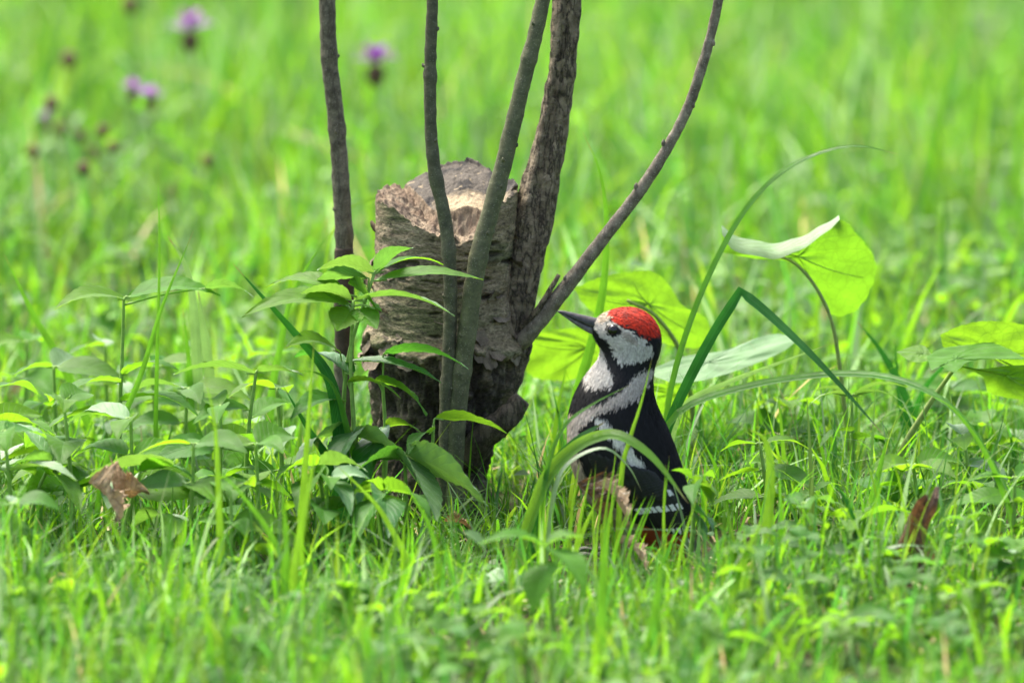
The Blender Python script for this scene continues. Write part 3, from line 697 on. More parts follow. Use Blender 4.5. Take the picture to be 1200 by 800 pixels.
    def vane(pa, pb, wpx, off, spots, mirror, parent, bend=4.0, name='feather', spotw=9.0):
        na, nb = 60, 9; t = np.linspace(0, 1, na); pa = np.array(pa, float); pb = np.array(pb, float)
        d = pb - pa; Lp = np.hypot(*d); d = d / Lp; nrm = np.array([d[1], -d[0]])
        cx_ = pa + t[:, None] * (pb - pa) + nrm * (bend * np.sin(math.pi * t))[:, None]
        wt = wpx * .5 * np.minimum(.45 + t * 3, 1) * np.sqrt(np.clip((1 - t) * 9, 0, 1))
        ss = np.linspace(-1, 1, nb)
        G = cx_[:, None, :] + nrm * (wt[:, None] * ss[None, :])[..., None]; G = G.reshape(-1, 2)
        Vw = np.array([B(x, y) for x, y in G]); dome = np.tile(1 - ss ** 2, na) * .0007
        y = yf(Vw) - off - dome
        Vw[:, 1] = y if not mirror else 2 * BIRD_Y - y
        cl = np.tile(np.array(BLACK) * 1.15, (len(Vw), 1))
        tt = np.repeat(t, nb) * Lp; sv = np.tile(ss, na)
        for sp, side in spots:
            dd = np.abs(tt - sp - sv * 3.2)
            m = (dd < spotw * .5) & (sv * side > -.05) & (sv * side < .72); cl[m] = (.72, .70, .66)
        i = np.arange(na - 1)[:, None] * nb; j = np.arange(nb - 1)[None, :]
        Fq = np.stack([i + j, i + j + 1, i + nb + j + 1, i + nb + j], -1).reshape(-1, 4)
        if mirror: Fq = Fq[:, ::-1]
        build(name, Vw, Fq, mf, parent, uv=None, col=cl, origin=O)
    for mirror in (False, True):
        # wing plate of coverts (closed lens lying on the flank)
        ol = np.array([(672, 508), (680, 492), (696, 486), (714, 504), (730, 526), (748, 547), (768, 566), (784, 588), (772, 604), (745, 604), (712, 590), (687, 564), (674, 536)], float)
        ctr = ol.mean(0); olr = crom(np.vstack([ol, ol[:1]]), 61)[:-1]; nr = 12; VV = []
        for r_ in range(nr):
            f_ = r_ / (nr - 1)
            g = ctr + (olr - ctr) * f_; w3 = np.array([B(x, y) for x, y in g]); y = yf(w3) - .0035 * math.sqrt(1 - f_ ** 2) + .0008 * f_
            w3[:, 1] = y if not mirror else 2 * BIRD_Y - y; VV.append(w3)
        VV = np.vstack(VV); i = np.arange(nr - 1)[:, None] * 60; j = np.arange(60)[None, :]; j2 = (j + 1) % 60
        Fq = np.stack([i + j, i + 60 + j, i + 60 + j2, i + j2], -1).reshape(-1, 4)
        wpx_, wpy_ = proj(np.stack([VV[:, 0], np.full(len(VV), BIRD_Y), VV[:, 2]], -1))
        cw = bird_col(wpx_, wpy_, 1.0); cw[wpx_ < 694] = BLACK; cw[(wpx_ < 716) & (wpy_ > 500)] = BLACK; cw[(wpx_ < 760) & (wpy_ > 545)] = BLACK; cw[(wpy_ > 560)] = BLACK
        wing = build('wing', VV, Fq, mp, root, col=cw, origin=O)
        nfe = 10
        for k in range(nfe):
            f_ = k / (nfe - 1)
            ra = (700 + 68 * f_, 562 - 10 * f_ + 10 * math.sin(f_ * 3.1)); rb = (742 + 71 * f_, 602 + 26 * f_)
            Lp = math.hypot(rb[0] - ra[0], rb[1] - ra[1]); dx, dy = (rb[0] - ra[0]) / Lp, (rb[1] - ra[1]) / Lp
            sp = []
            # rows of white bars: where the vane meets y = 591 and y = 616
            for yy, k0 in ((594 - 4 * f_, .15), (615 + 3 * f_, .5), (572, .88)):
                if f_ >= k0: sp.append(((yy - ra[1]) / dy, 1))
            vane(ra, rb, 13, .0010 + .0007 * (nfe - k) * .5, sp, mirror, wing)
        for k in range(9):                         # greater coverts overlapping the flight feathers
            f_ = k / 8
            vane((690 + 66 * f_, 520 + 22 * f_), (716 + 62 * f_, 572 + 14 * f_ * .5), 14, .0052 - .001 * f_, [], mirror, wing, 2.5, 'covert_feather')
    # stiff tail
    tail = None
    zt0 = gzb
    for k in range(6):
        f_ = k / 5 - .5
        V0 = []; na, nb = 26, 5
        for i_ in range(na):
            t = i_ / (na - 1)
            q = B(786 + 3 * f_, 598) * (1 - t) + (np.array([B(823, 655)[0] + f_ * .004, BIRD_Y, gzb + .002 + .006 * abs(f_)])) * t
            q = q + np.array([.004 * math.sin(t * 3.1), 0, 0])
            wv_ = .0055 * min(1, .5 + t) * math.sqrt(max(0, min(1, (1 - t) * 4)))
            for j_ in range(nb):
                u = j_ / (nb - 1) * 2 - 1
                V0.append(q + np.array([-.001 * u * u + abs(f_) * -.004, f_ * (.016 + .018 * t) + u * wv_, 0]))
        V0 = np.array(V0); i = np.arange(na - 1)[:, None] * nb; j = np.arange(nb - 1)[None, :]
        Fq = np.stack([i + j, i + j + 1, i + nb + j + 1, i + nb + j], -1).reshape(-1, 4)
        cl = np.tile(np.array(BLACK), (len(V0), 1)); tt = np.repeat(np.linspace(0, 1, na), nb)
        if k in (0, 5):
            cl[(tt > .55) & (tt < .63)] = WHITE; cl[(tt > .76) & (tt < .83)] = WHITE
        build('tail_feather', V0, Fq, mf, root, col=cl, origin=O)
    # bill: two mandibles, each a tapering half cone
    mbk = plain('bill_horn', (.042, .040, .040), .5, .35, 260, .55); mbl = plain('bill_horn_grey', (.13, .12, .115), .5, .35, 260, .5)
    def mand(top, mat, name):
        cl = [(702, 381.5), (688, 377.5), (672, 371.5), (660, 367), (652.5, 364.6)] if top else [(702, 388), (690, 384.5), (676, 377.5), (664, 370.5), (655, 366.2)]
        hs = [8.5, 7.6, 5.2, 3.2, .7] if top else [6.5, 5.6, 4.2, 2.6, .6]
        C = crom([(*c__, h_) for c__, h_ in zip(cl, hs)], 34); V_ = []; ns = 18
        for x, y, hh in C:
            for k in range(ns):
                a_ = 2 * math.pi * k / ns; q = B(x, y); sh_ = abs(math.sin(a_)) ** (1.0)
                V_.append(q + np.array([0, math.cos(a_) * hh * s * .78, math.sin(a_) * hh * s * (1.0 if (math.sin(a_) > 0) == top else .55)]))
        F_ = []
        for i_ in range(33):
            for k in range(ns): F_.append((i_ * ns + k, i_ * ns + (k + 1) % ns, (i_ + 1) * ns + (k + 1) % ns, (i_ + 1) * ns + k))
        F_.append(tuple(range(ns))); F_.append(tuple(range(33 * ns, 34 * ns))[::-1])
        return build(name, np.array(V_), F_, mat, root, origin=O)
    up = mand(True, mbk, 'upper_bill'); mand(False, mbl, 'lower_bill')
    # nasal tufts at the base of the bill
    # eyes
    me_ = plain('eye_dark', (.010, .006, .005), .12, .35, 50, .05, .3); mr = plain('eye_rim', (.30, .26, .22), .6, .3)
    ex = np.array([B(718.5, 383.5)])
    for sgn in (-1, 1):
        y0 = float(yf(ex)[0]); cy = y0 + .0019; cy = cy if sgn < 0 else 2 * BIRD_Y - cy; cen_ = np.array([ex[0][0], cy, ex[0][2]]); r0 = .0052
        V_, F_ = [], []; nu, nv = 20, 12
        for i_ in range(nv + 1):
            for k in range(nu):
                ph = math.pi * i_ / nv; a_ = 2 * math.pi * k / nu
                V_.append(cen_ + r0 * np.array([math.sin(ph) * math.cos(a_), math.cos(ph), math.sin(ph) * math.sin(a_)]))
        for i_ in range(nv):
            for k in range(nu): F_.append((i_ * nu + k, i_ * nu + (k + 1) % nu, (i_ + 1) * nu + (k + 1) % nu, (i_ + 1) * nu + k))
        eye = build('eye', np.array(V_), F_, me_, root, origin=O)
        ringp = [cen_ + np.array([math.cos(a_) * r0 * 1.06, sgn * (.0016), math.sin(a_) * r0 * .98]) for a_ in np.linspace(0, 2 * math.pi, 25)]
        V_, F_, _u = tube_vf(ringp, [.0004] * 3, 40, 8); build('eye_rim', V_, F_, mr, eye, origin=O)
    # legs and zygodactyl feet on the ground
    ml = plain('leg_skin', (.06, .055, .05), .6, .4)
    for sgn in (-1, 1):
        yb = BIRD_Y + sgn * .018; top_ = P(722, 598, yb); ank = P(702, 618, yb); gx0 = ank[0]; zg = float(gz(gx0, yb)) + .003
        toe0 = np.array([gx0 - .004, yb, zg + .004])
        V_, F_, _u = tube_vf([top_, ank, toe0], [.007, .0028, .0026], 20, 10, .0002, 400); leg = build('leg', V_, F_, ml, root, origin=O)
        for dx, dy in ((-.020, -.006), (-.019, .007), (.012, -.009), (.013, .008)):
            V_, F_, _u = tube_vf([toe0, toe0 + [dx * .5, dy * .5, .002], toe0 + [dx, dy, -.002]], [.0022, .0019, .0014], 12, 8)
            build('toe', V_, F_, ml, leg, origin=O)
            e_ = toe0 + [dx, dy, -.002]
            V_, F_, _u = tube_vf([e_, e_ + [dx * .25, dy * .25, .001], e_ + [dx * .4, dy * .4, -.003]], [.0014, .001, .0002], 10, 6)
            build('claw', V_, F_, mbk, leg, origin=O)
make_bird()

# ------------------------------------------------------------------ turf
def turf_color(n_, y, kind):
    base = np.array([[.064, .18, .022], [.096, .212, .024], [.043, .145, .026], [.12, .212, .030], [.135, .215, .10]])
    p = [.32, .30, .15, .12, .11]
    c = base[RNG.choice(5, n_, p=p)] * RNG.uniform(.7, 1.25, n_)[:, None]
    dry = RNG.random(n_) < .012; c[dry] = np.array([.36, .29, .15]) * RNG.uniform(.6, 1.1, dry.sum())[:, None]
    return c
def keep_low(x, y):
    """height factor: the grass stays short before the bird, the stump and on the worn soil at their feet"""
    hb = np.exp(-(((x - .105) / .12) ** 2 + ((y + .45) / .30) ** 2) * 1.2)
    hs = np.exp(-(((x + .03) / .11) ** 2 + ((y + .25) / .25) ** 2) * 1.4)
    hd = np.exp(-(((x + .35) / .05) ** 2 + ((y + .22) / .22) ** 2) * 1.2)
    return np.clip(1 - np.maximum(np.maximum(.42 * hb, .3 * hs), .62 * hd), .3, 1)
def blades(n_, x, y, hgt, wid, lean, segs=4, col=None, clump=0.0):
    phi = RNG.uniform(0, 2 * math.pi, n_); z = gz(x, y) - .003
    hgt = hgt * RNG.uniform(.55, 1.35, n_); wid = wid * RNG.uniform(.6, 1.4, n_)
    ln = np.abs(RNG.normal(0, lean, n_)) + .08
    dx, dy = np.cos(phi), np.sin(phi); psi = phi + math.pi / 2 + RNG.normal(0, .5, n_)
    sx, sy = np.cos(psi), np.sin(psi)
    t = np.linspace(0, 1, segs + 1)
    tw = RNG.uniform(-.6, .6, n_)
    Vs = []
    for k in range(segs + 1):
        tt = t[k]
        out = hgt * ln * (0.35 * tt + 0.75 * tt ** 2.2); up = hgt * (tt - np.clip(ln - .45, 0, 1.2) * .55 * tt ** 3)
        cx_ = x + dx * out; cy_ = y + dy * out; cz = z + up
        wk = wid * .5 * (1 - tt ** 1.8) * (.65 + .35 * min(1, tt * 4)) + .00008
        a = psi + tw * tt
        ax_, ay_ = np.cos(a), np.sin(a)
        if k < segs:
            Vs += [np.stack([cx_ - ax_ * wk, cy_ - ay_ * wk, cz], -1), np.stack([cx_ + ax_ * wk, cy_ + ay_ * wk, cz], -1)]
        else: Vs.append(np.stack([cx_, cy_, cz], -1))
    nv = 2 * segs + 1
    V = np.stack(Vs, 1)
    T_ = []
    for k in range(segs - 1): T_ += [(2 * k, 2 * k + 1, 2 * k + 3), (2 * k, 2 * k + 3, 2 * k + 2)]
    T_.append((2 * segs - 2, 2 * segs - 1, 2 * segs))
    F = (np.arange(n_)[:, None, None] * nv + np.array(T_)[None]).reshape(-1, 3)
    return V.reshape(-1, 3), F, np.repeat(col, nv, 0)
def scatter(n_, x0, x1, y0, y1, clump=.35):
    x = RNG.uniform(x0, x1, n_ * 2); y = RNG.uniform(y0, y1, n_ * 2)
    d = fbm(np.stack([x * 9, y * 9, 0 * x], -1), 201, 3)
    ok = RNG.random(len(x)) < np.clip(.55 + d * clump * 3, .05, 1)
    sx = P(520, 600, 0)[0]
    ok &= ((x - sx) / .075) ** 2 + ((y) / .075) ** 2 > 1
    worn = np.exp(-(((x - .02) / .17) ** 2 + ((y + .13) / .10) ** 2)); ok &= RNG.random(len(x)) > worn * .55
    bird = ((x - .10) / .055) ** 2 + ((y - BIRD_Y) / .05) ** 2 < 1; ok &= ~bird
    x, y = x[ok][:n_], y[ok][:n_]
    return x, y
def join(parts):
    o = 0; V, F, C = [], [], []
    for v, f, c in parts: V.append(v); F.append(f + o); C.append(c); o += len(v)
    return np.vstack(V), np.vstack(F), np.vstack(C)
def make_turf():
    G = []
    def add(n_, box, h, wd, lean, segs=4, clump=.35, hb=None):
        x, y = scatter(n_, *box, clump); k = keep_low(x, y)
        hh = h * k * (1 + .3 * fbm(np.stack([x * 3, y * 3, 0 * x], -1), 301, 2))
        hh = hh * (1 + .35 * sstep(.3, 1.8, y))
        G.append(blades(len(x), x, y, hh, wd, lean, segs, turf_color(len(x), y, 0)))
    # fine short turf, then broader taller blades
    add(42000, (-.75, .75, -1.0, .5), .045, .0022, .75)
    add(5200, (-.75, .75, -1.0, .5), .075, .0042, .5)
    add(34000, (-1.1, 1.1, .5, 4.6), .06, .0034, .6)
    add(9000, (-1.1, 1.1, .3, 4.6), .105, .0055, .5)
    add(2400, (-.7, .7, -.6, .4), .095, .0028, .6)
    add(34000, (-4.5, 4.5, -3.5, 9.0), .07, .006, .55, 3)
    add(9000, (-4.5, 4.5, -2.5, 9.0), .10, .008, .5, 3)
    V, F, C = join(G)
    o = build('grass', V, F, M['grass'], col=C, smooth=False); tag(o, 'short bright green meadow grass covering the ground', 'grass', kind='stuff')
    # dry straws and thatch lying on the soil
    x, y = scatter(5200, -.9, .9, -1.0, 1.6, 0); n_ = len(x)
    ph = RNG.uniform(0, 2 * math.pi, n_); L = RNG.uniform(.012, .05, n_); wd = RNG.uniform(.0005, .0013, n_); z = gz(x, y) + RNG.uniform(.001, .012, n_); el = RNG.normal(0, .18, n_)
    d = np.stack([np.cos(ph), np.sin(ph), el], -1); sd_ = np.stack([-np.sin(ph), np.cos(ph), 0 * ph], -1); c = np.stack([x, y, z], -1)
    b = np.stack([c - d * L[:, None] / 2 - sd_ * wd[:, None], c - d * L[:, None] / 2 + sd_ * wd[:, None], c + [0, 0, .002] + sd_ * wd[:, None], c + [0, 0, .002] - sd_ * wd[:, None], c + d * L[:, None] / 2 + sd_ * wd[:, None] * .5, c + d * L[:, None] / 2 - sd_ * wd[:, None] * .5], 1)
    F = (np.arange(n_)[:, None, None] * 6 + np.array([(0, 1, 2, 3), (3, 2, 4, 5)])[None]).reshape(-1, 4)
    cc = np.array([[.36, .28, .17], [.22, .15, .09], [.5, .42, .28], [.12, .08, .05]])[RNG.choice(4, n_)]
    o = build('dry_straw', b.reshape(-1, 3), F, vcol_mat('straw', .8, .2, 300., .3, .2, .0005), col=np.repeat(cc, 6, 0), smooth=False); tag(o, 'dry tan straws and thatch lying on the soil', 'straw', kind='stuff')
    # leafy ground cover: small oval leaves among the grass
    G = []
    for n_, box, hmax, lmin, lmax in ((4600, (-.75, .75, -1.0, .6), .040, .007, .021), (4500, (-1.1, 1.1, .6, 4.6), .075, .014, .032), (5000, (-4.5, 4.5, -3.5, 9.0), .08, .014, .035)):
        x, y = scatter(n_, *box, .5); n_ = len(x); k = keep_low(x, y); z = gz(x, y) + RNG.uniform(.15, 1, n_) * hmax * k
        L = RNG.uniform(lmin, lmax, n_) * k; ph = RNG.uniform(0, 2 * math.pi, n_); tl = RNG.normal(.0, .35, n_); rl = RNG.normal(0, .35, n_)
        d = np.stack([np.cos(ph) * np.cos(tl), np.sin(ph) * np.cos(tl), np.sin(tl)], -1); s0 = np.stack([-np.sin(ph), np.cos(ph), 0 * ph], -1); up = np.cross(d, s0)
        s1 = s0 * np.cos(rl)[:, None] + up * np.sin(rl)[:, None]; nn = np.cross(d, s1); c = np.stack([x, y, z], -1); vs = []
        for t, wv_ in ((0, .02), (.22, .27), (.5, .34), (.78, .22), (1, .01)):
            m = c + d * (L * t)[:, None] - nn * (L * .10 * (2 * t - 1) ** 2)[:, None]
            for sgn in (-1, 0, 1): vs.append(m + s1 * (L * wv_ * sgn)[:, None] + nn * (L * wv_ * .3 * abs(sgn))[:, None])
        vs = np.stack(vs, 1); q = [(3 * r_ + k_, 3 * r_ + k_ + 1, 3 * r_ + k_ + 4, 3 * r_ + k_ + 3) for r_ in range(4) for k_ in range(2)]
        F = (np.arange(n_)[:, None, None] * 15 + np.array(q)[None]).reshape(-1, 4)
        base = np.array([[.07, .19, .022], [.10, .215, .024], [.12, .20, .08], [.045, .15, .024]])[RNG.choice(4, n_)] * RNG.uniform(.75, 1.25, n_)[:, None]
        G.append((vs.reshape(-1, 3), F, np.repeat(base, 15, 0)))
    V, F, C = join(G)
    o = build('ground_cover', V, F, M['grass'], col=C); tag(o, 'small oval leaves of ground cover growing among the grass', 'ground cover', kind='stuff')
make_turf()

# ------------------------------------------------------------------ long grass blades that can be told apart
def hero_blade(px, Ys, wpx, mat, label, group=None, roll=.15, sharp=None, twist=0., taper=2.4, fold=.3, n=34):
    if not isinstance(Ys, (list, tuple)): Ys = [Ys] * len(px)
    Y0 = Ys[0]
    pts = [P(x, y, Y) for (x, y), Y in zip(px, Ys)]
    f = pts[0]; nx_ = pts[1]
    # root of the blade: carry it on down to the soil
    dz = f[2] - float(gz(f[0], f[1]))
    k = 0
    if dz > .004:
        d = f - nx_; g = np.array([f[0] + np.clip(d[0], -.02, .02) * .5, f[1], 0.]); g[2] = float(gz(g[0], g[1])) - .004; pts.insert(0, g); k = 1
    else:
        pts[0] = np.array([f[0], f[1], float(gz(f[0], f[1])) - .004])
    V, F, uv = ribbon_vf(pts, wpx * S(Y0), n, roll, fold, taper, .7, twist, 3, (sharp + k) if sharp else None)
    o = build('grass_blade', V, F, M[mat], uv=uv, origin=pts[0])
    return tag(o, label, 'grass blade', group)
HB = [
    ([(775, 560), (786, 460), (812, 370), (850, 285), (890, 226), (940, 188), (1000, 171), (1053, 181)], -.10, 8.5, 'blade', 'long narrow grass blade arching high over the big drooping leaf', dict(roll=.6, taper=5)),
    ([(772, 560), (785, 495), (830, 402), (868, 341), (905, 372), (965, 430), (1036, 510)], [-.12, -.12, -.12, -.12, -.14, -.18, -.22], 13, 'blade_dark', 'dark grass blade snapped over in a sharp bend', dict(sharp=3, taper=3)),
    ([(776, 560), (800, 478), (850, 449), (905, 428), (975, 402)], -.10, 9, 'blade_pale', 'pale striped grass blade leaning low behind the woodpecker', dict(roll=-.3)),
    ([(770, 560), (790, 488), (870, 454), (980, 438), (1060, 447), (1120, 482), (1165, 545), (1200, 615)], [-.14, -.14, -.14, -.14, -.16, -.2, -.24, -.28], 9, 'blade', 'very long grass blade drooping in a low arch over the turf', dict(roll=.5, taper=6)),
    ([(662, 560), (672, 480), (690, 415), (706, 345), (711, 270), (704, 205), (683, 155)], .06, 15, 'blade', 'tall upright grass blade between the slanting branch and the woodpecker', dict(taper=1.6)),
    ([(728, 560), (738, 515), (752, 470), (764, 420)], -.30, 8, 'blade_light', 'short light green blade crossing the woodpecker\'s shoulder upright', dict(taper=2)),
    ([(640, 560), (660, 502), (694, 474), (740, 450)], -.30, 9, 'blade', 'green blade slanting across the woodpecker\'s breast', dict(roll=.5, taper=2)),
    ([(612, 640), (640, 562), (672, 526), (702, 511), (728, 511), (765, 536), (807, 590)], [-.30, -.30, -.3, -.3, -.31, -.33, -.36], 17, 'blade_light', 'broad bright blade arched over in front of the woodpecker\'s wing', dict(roll=.6, taper=3, twist=-.5)),
    ([(625, 640), (642, 560), (672, 520), (709, 494)], -.28, 14, 'blade_dark', 'broad dark blade with a browned tip beside the woodpecker\'s breast', dict(roll=.4, taper=6)),
    ([(645, 610), (660, 550), (705, 525), (735, 545), (752, 575)], -.31, 8, 'blade_pale', 'thin pale blade curling over at the woodpecker\'s belly', dict(roll=.7)),
    ([(402, 570), (398, 500), (385, 440), (350, 395), (310, 350), (273, 309)], -.16, 25, 'blade_dark', 'broad dark green blade leaning out of the tall leafy plant', dict(taper=1.3, roll=.2)),
    ([(430, 580), (412, 520), (395, 460), (375, 438), (345, 434)], -.17, 12, 'blade', 'bent green blade curling under the tall leafy plant', dict(roll=.5)),
    ([(395, 590), (385, 540), (360, 500), (332, 452)], -.17, 18, 'blade_dark', 'short dark blade pointing up under the tall leafy plant', dict(taper=1.5)),
    ([(120, 560), (140, 500), (165, 440), (190, 360), (227, 270)], -.13, 8, 'blade', 'long thin blade leaning beside the bright drooping leaf', dict(taper=2.5)),
    ([(182, 540), (184, 430), (187, 300), (185, 190)], -.10, 6, 'blade', 'thin upright needle-like blade taller than the leaves round it', dict(taper=2)),
    ([(112, 520), (76, 432), (40, 370), (5, 298)], .12, 11, 'blade', 'stiff broad blade leaning over beside a dry tan leaf', dict(taper=3)),
    ([(240, 530), (232, 440), (226, 350), (216, 308), (196, 276)], .10, 14, 'blade_pale', 'pale blade with its tip curled over', dict(taper=4)),
    ([(225, 520), (222, 430), (214, 360)], .10, 12, 'blade', 'plain upright blade between two pale blades', dict(taper=2)),
    ([(250, 520), (245, 430), (232, 340)], .12, 14, 'blade_pale', 'broad pale blade standing upright with a blunt tip', dict(taper=5)),
    ([(352, 620), (358, 545), (368, 400)], -.34, 9, 'blade_light', 'upright light blade standing before the dark broad blade', dict(taper=2.5)),
    ([(318, 470), (330, 400), (345, 340), (387, 270)], .10, 11, 'blade', 'blade leaning towards the straight grey shoot', dict(taper=2)),
    ([(380, 330), (395, 262), (425, 236), (478, 229)], .30, 5, 'blade_light', 'thin hair-like blade bowing towards the top of the stump', dict(taper=3)),
    ([(335, 730), (350, 640), (364, 560), (372, 515)], -.55, 13, 'blade_light', 'broad upright blade in a tuft before the tall leafy plant', dict(taper=2)),
    ([(330, 730), (336, 650), (330, 560)], -.55, 11, 'blade', 'straight mid green blade in a tuft before the tall leafy plant', dict(taper=2)),
    ([(262, 730), (258, 620), (252, 500), (240, 440)], -.45, 10, 'blade_light', 'tall soft blade rising before the grey-green leaf', dict(taper=2)),
    ([(345, 720), (325, 640), (280, 575), (245, 545)], -.5, 10, 'blade', 'blade bending low out of the foreground tuft', dict(roll=.5)),
    ([(500, 700), (470, 640), (440, 590), (395, 545)], -.4, 9, 'blade_light', 'bright blade slanting across the soil at the stump\'s foot', dict(roll=.3)),
    ([(705, 800), (706, 700), (713, 590)], -.72, 14, 'blade', 'upright foreground blade before the woodpecker\'s dead leaf', dict(taper=2)),
    ([(755, 800), (768, 720), (778, 635)], -.70, 15, 'blade', 'stout foreground blade below the woodpecker\'s tail', dict(taper=2.5)),
    ([(900, 610), (903, 550), (896, 515), (876, 502)], -.34, 13, 'blade_light', 'short bright blade with its tip hooked over', dict(taper=4)),
    ([(1010, 640), (1026, 570), (1042, 505)], -.25, 13, 'blade', 'upright blade where the snapped dark blade comes down', dict(taper=2)),
    ([(1200, 640), (1160, 540), (1120, 482), (1085, 460)], -.3, 8, 'blade', 'blade leaning in under the round bright leaf', dict(roll=.4)),
    ([(1085, 560), (1062, 470), (1035, 415), (1003, 375)], .15, 18, 'blade_dark', 'broad dark blade behind the big leaf\'s stalk', dict(taper=1.6, roll=.3)),
    ([(1075, 560), (1056, 480), (1048, 395)], .16, 9, 'blade_dark', 'narrow dark blade behind the big leaf\'s stalk', dict(taper=2)),
    ([(1104, 330), (1107, 270), (1109, 212)], .9, 7, 'blade_dark', 'lone dark blade out in the open meadow', dict(taper=2)),
    ([(880, 330), (872, 230), (860, 150), (835, 70)], 1.3, 16, 'blade', 'tall blurred blade leaning in the open meadow', dict(taper=2)),
    ([(1075, 300), (1090, 190), (1110, 100), (1125, 30)], 1.5, 15, 'blade', 'tall blurred blade straight in the open meadow', dict(taper=2)),
    ([(1195, 320), (1192, 200), (1196, 60)], 1.4, 12, 'blade', 'tallest blurred blade at the meadow\'s open side', dict(taper=2)),
    ([(640, 300), (648, 225), (655, 180)], .5, 9, 'blade_light', 'blurred blade behind the thick stem', dict(taper=2)),
    ([(960, 345), (972, 285), (982, 240)], .5, 6, 'blade_light', 'thin blurred blade beyond the big drooping leaf', dict(taper=2)),
    ([(450, 330), (425, 205), (425, 150)], .9, 13, 'blade_light', 'blurred broad blade beyond the straight grey shoot', dict(taper=2)),
    ([(520, 700), (505, 620), (470, 560)], -.45, 8, 'blade', 'dull blade bent over the soil below the stump', dict(roll=.4)),
    ([(850, 760), (870, 660), (905, 590)], -.6, 10, 'blade_light', 'soft foreground blade leaning away from the woodpecker\'s tail', dict(taper=2)),
    ([(1085, 760), (1092, 680), (1112, 610)], -.55, 9, 'blade_pale', 'pale upright blade before the curled brown leaf', dict(taper=2)),
    ([(1010, 720), (1015, 660), (1050, 640), (1090, 640)], -.45, 7, 'blade_pale', 'pale blade arched over before the curled brown leaf', dict(roll=.6)),
    ([(948, 720), (946, 660), (942, 632)], -.48, 8, 'blade_pale', 'short pale blade with a straight blunt tip', dict(taper=5)),
]
for px, Ys, wpx, mat, lab, kw in HB: hero_blade(px, Ys, wpx, mat, lab, **kw)
rt_ = random.Random(9)
for k in range(26):
    x0 = rt_.uniform(625, 790); Yk = rt_.uniform(-.42, -.28); g = P(x0, 640, Yk); gy_ = proj([g[0], Yk, float(gz(g[0], Yk))])[1]
    x1 = x0 + rt_.uniform(-10, 45); y1 = rt_.uniform(520, 600)
    hero_blade([(x0, gy_), ((x0 + x1) / 2 - 4, (gy_ + y1) / 2), (x1, y1)], Yk, rt_.uniform(3, 6), rt_.choice(['blade', 'blade_light', 'blade_light']), 'thin grass blade of the loose tuft at the woodpecker\'s belly', 'thin blades before the woodpecker', roll=rt_.uniform(-.4, .4), taper=2)
# more countable blades standing above the turf
rb = random.Random(77)
for k in range(70):
    Y = rb.choice([rb.uniform(-.75, -.3), rb.uniform(-.2, .6), rb.uniform(.3, 1.4)])
    x = rb.uniform(-20, 1220)
    if 560 < x < 860 and Y < 0: continue
    if 390 < x < 640 and Y < -.05: x -= 300
    g = P(x, 600, Y); hgt = rb.uniform(.06, .125) * (1.1 if Y > 0 else .8); z0 = float(gz(g[0], Y)); lx = rb.uniform(-.5, .5) * hgt; ly = rb.uniform(-.4, .4) * hgt
    f = np.array([g[0], Y, z0 - .004]); m_ = f + [lx * .35, ly * .3, hgt * .6]; e = f + [lx, ly, hgt * rb.uniform(.75, 1.0)]
    V, F, uv = ribbon_vf([f, m_, e], rb.uniform(.004, .009), 14, rb.uniform(-.9, .9), .3, 2.0, .7, rb.uniform(-.5, .5))
    tag(build('grass_blade', V, F, M[rb.choice(['blade', 'blade', 'blade_light', 'blade_light', 'blade_pale', 'blade_dark'])], uv=uv, origin=f),
        'single broader grass blade standing above the fine turf', 'grass blade', 'broader blades scattered through the turf')

# ------------------------------------------------------------------ leafy plants
def stalk(pts, r, parent, O, mat='stalk', name='stem'):
    V, F, uv = tube_vf(pts, r if isinstance(r, list) else [r, r * .8], 26, 8, .0001, 200)
    return build(name, V, F, M[mat], parent, origin=O)
def hero_leaf(b, t, Yb, Yt, wpx, roll, mat, parent, O, stem=None, **kw):
    pb, pt = P(b[0], b[1], Yb), P(t[0], t[1], Yt)
    kw.setdefault('seed', int(b[0] * 7 + t[1]) % 97)
    V, F, uv = leaf_vf(pb, pt, wpx * PX, roll, **kw)
    lf = build('leaf', V, F, M[mat], parent, uv=uv, origin=O)
    if stem is not None:
        V, F, uv = tube_vf([stem, (stem + pb) / 2 + [0, 0, .002], pb, pb + (pt - pb) * .12], [.0011, .0009, .0009, .0004], 12, 6)
        build('petiole', V, F, M['stalk'], lf, origin=O)
    return lf
def plant(name, label, stems, leaves, cat='plant', group=None):
    """stems: list of [(px,py,Y)...] from the soil up; leaves: (stem index, attach 0..1 or None, base, tip, Yb, Yt, width px, roll, material, options)"""
    st = []
    for s_ in stems:
        pts = [P(x, y, Y) for x, y, Y in s_]; g = pts[0]; pts[0] = np.array([g[0], g[1], float(gz(g[0], g[1])) - .004]); st.append(pts)
    O = st[0][0]; root = empty(name, O, label, cat, group)
    so_ = [stalk(p, [.0024, .002, .0013], root, O) for p in st]
    for si, f, b, t, Yb, Yt, wpx, roll, mat, kw in leaves:
        a = crom(st[si], 50)[int(f * 49)]
        hero_leaf(b, t, Yb, Yt, wpx, roll, mat, root, O, a, **kw)
    return root
Ya = -.14
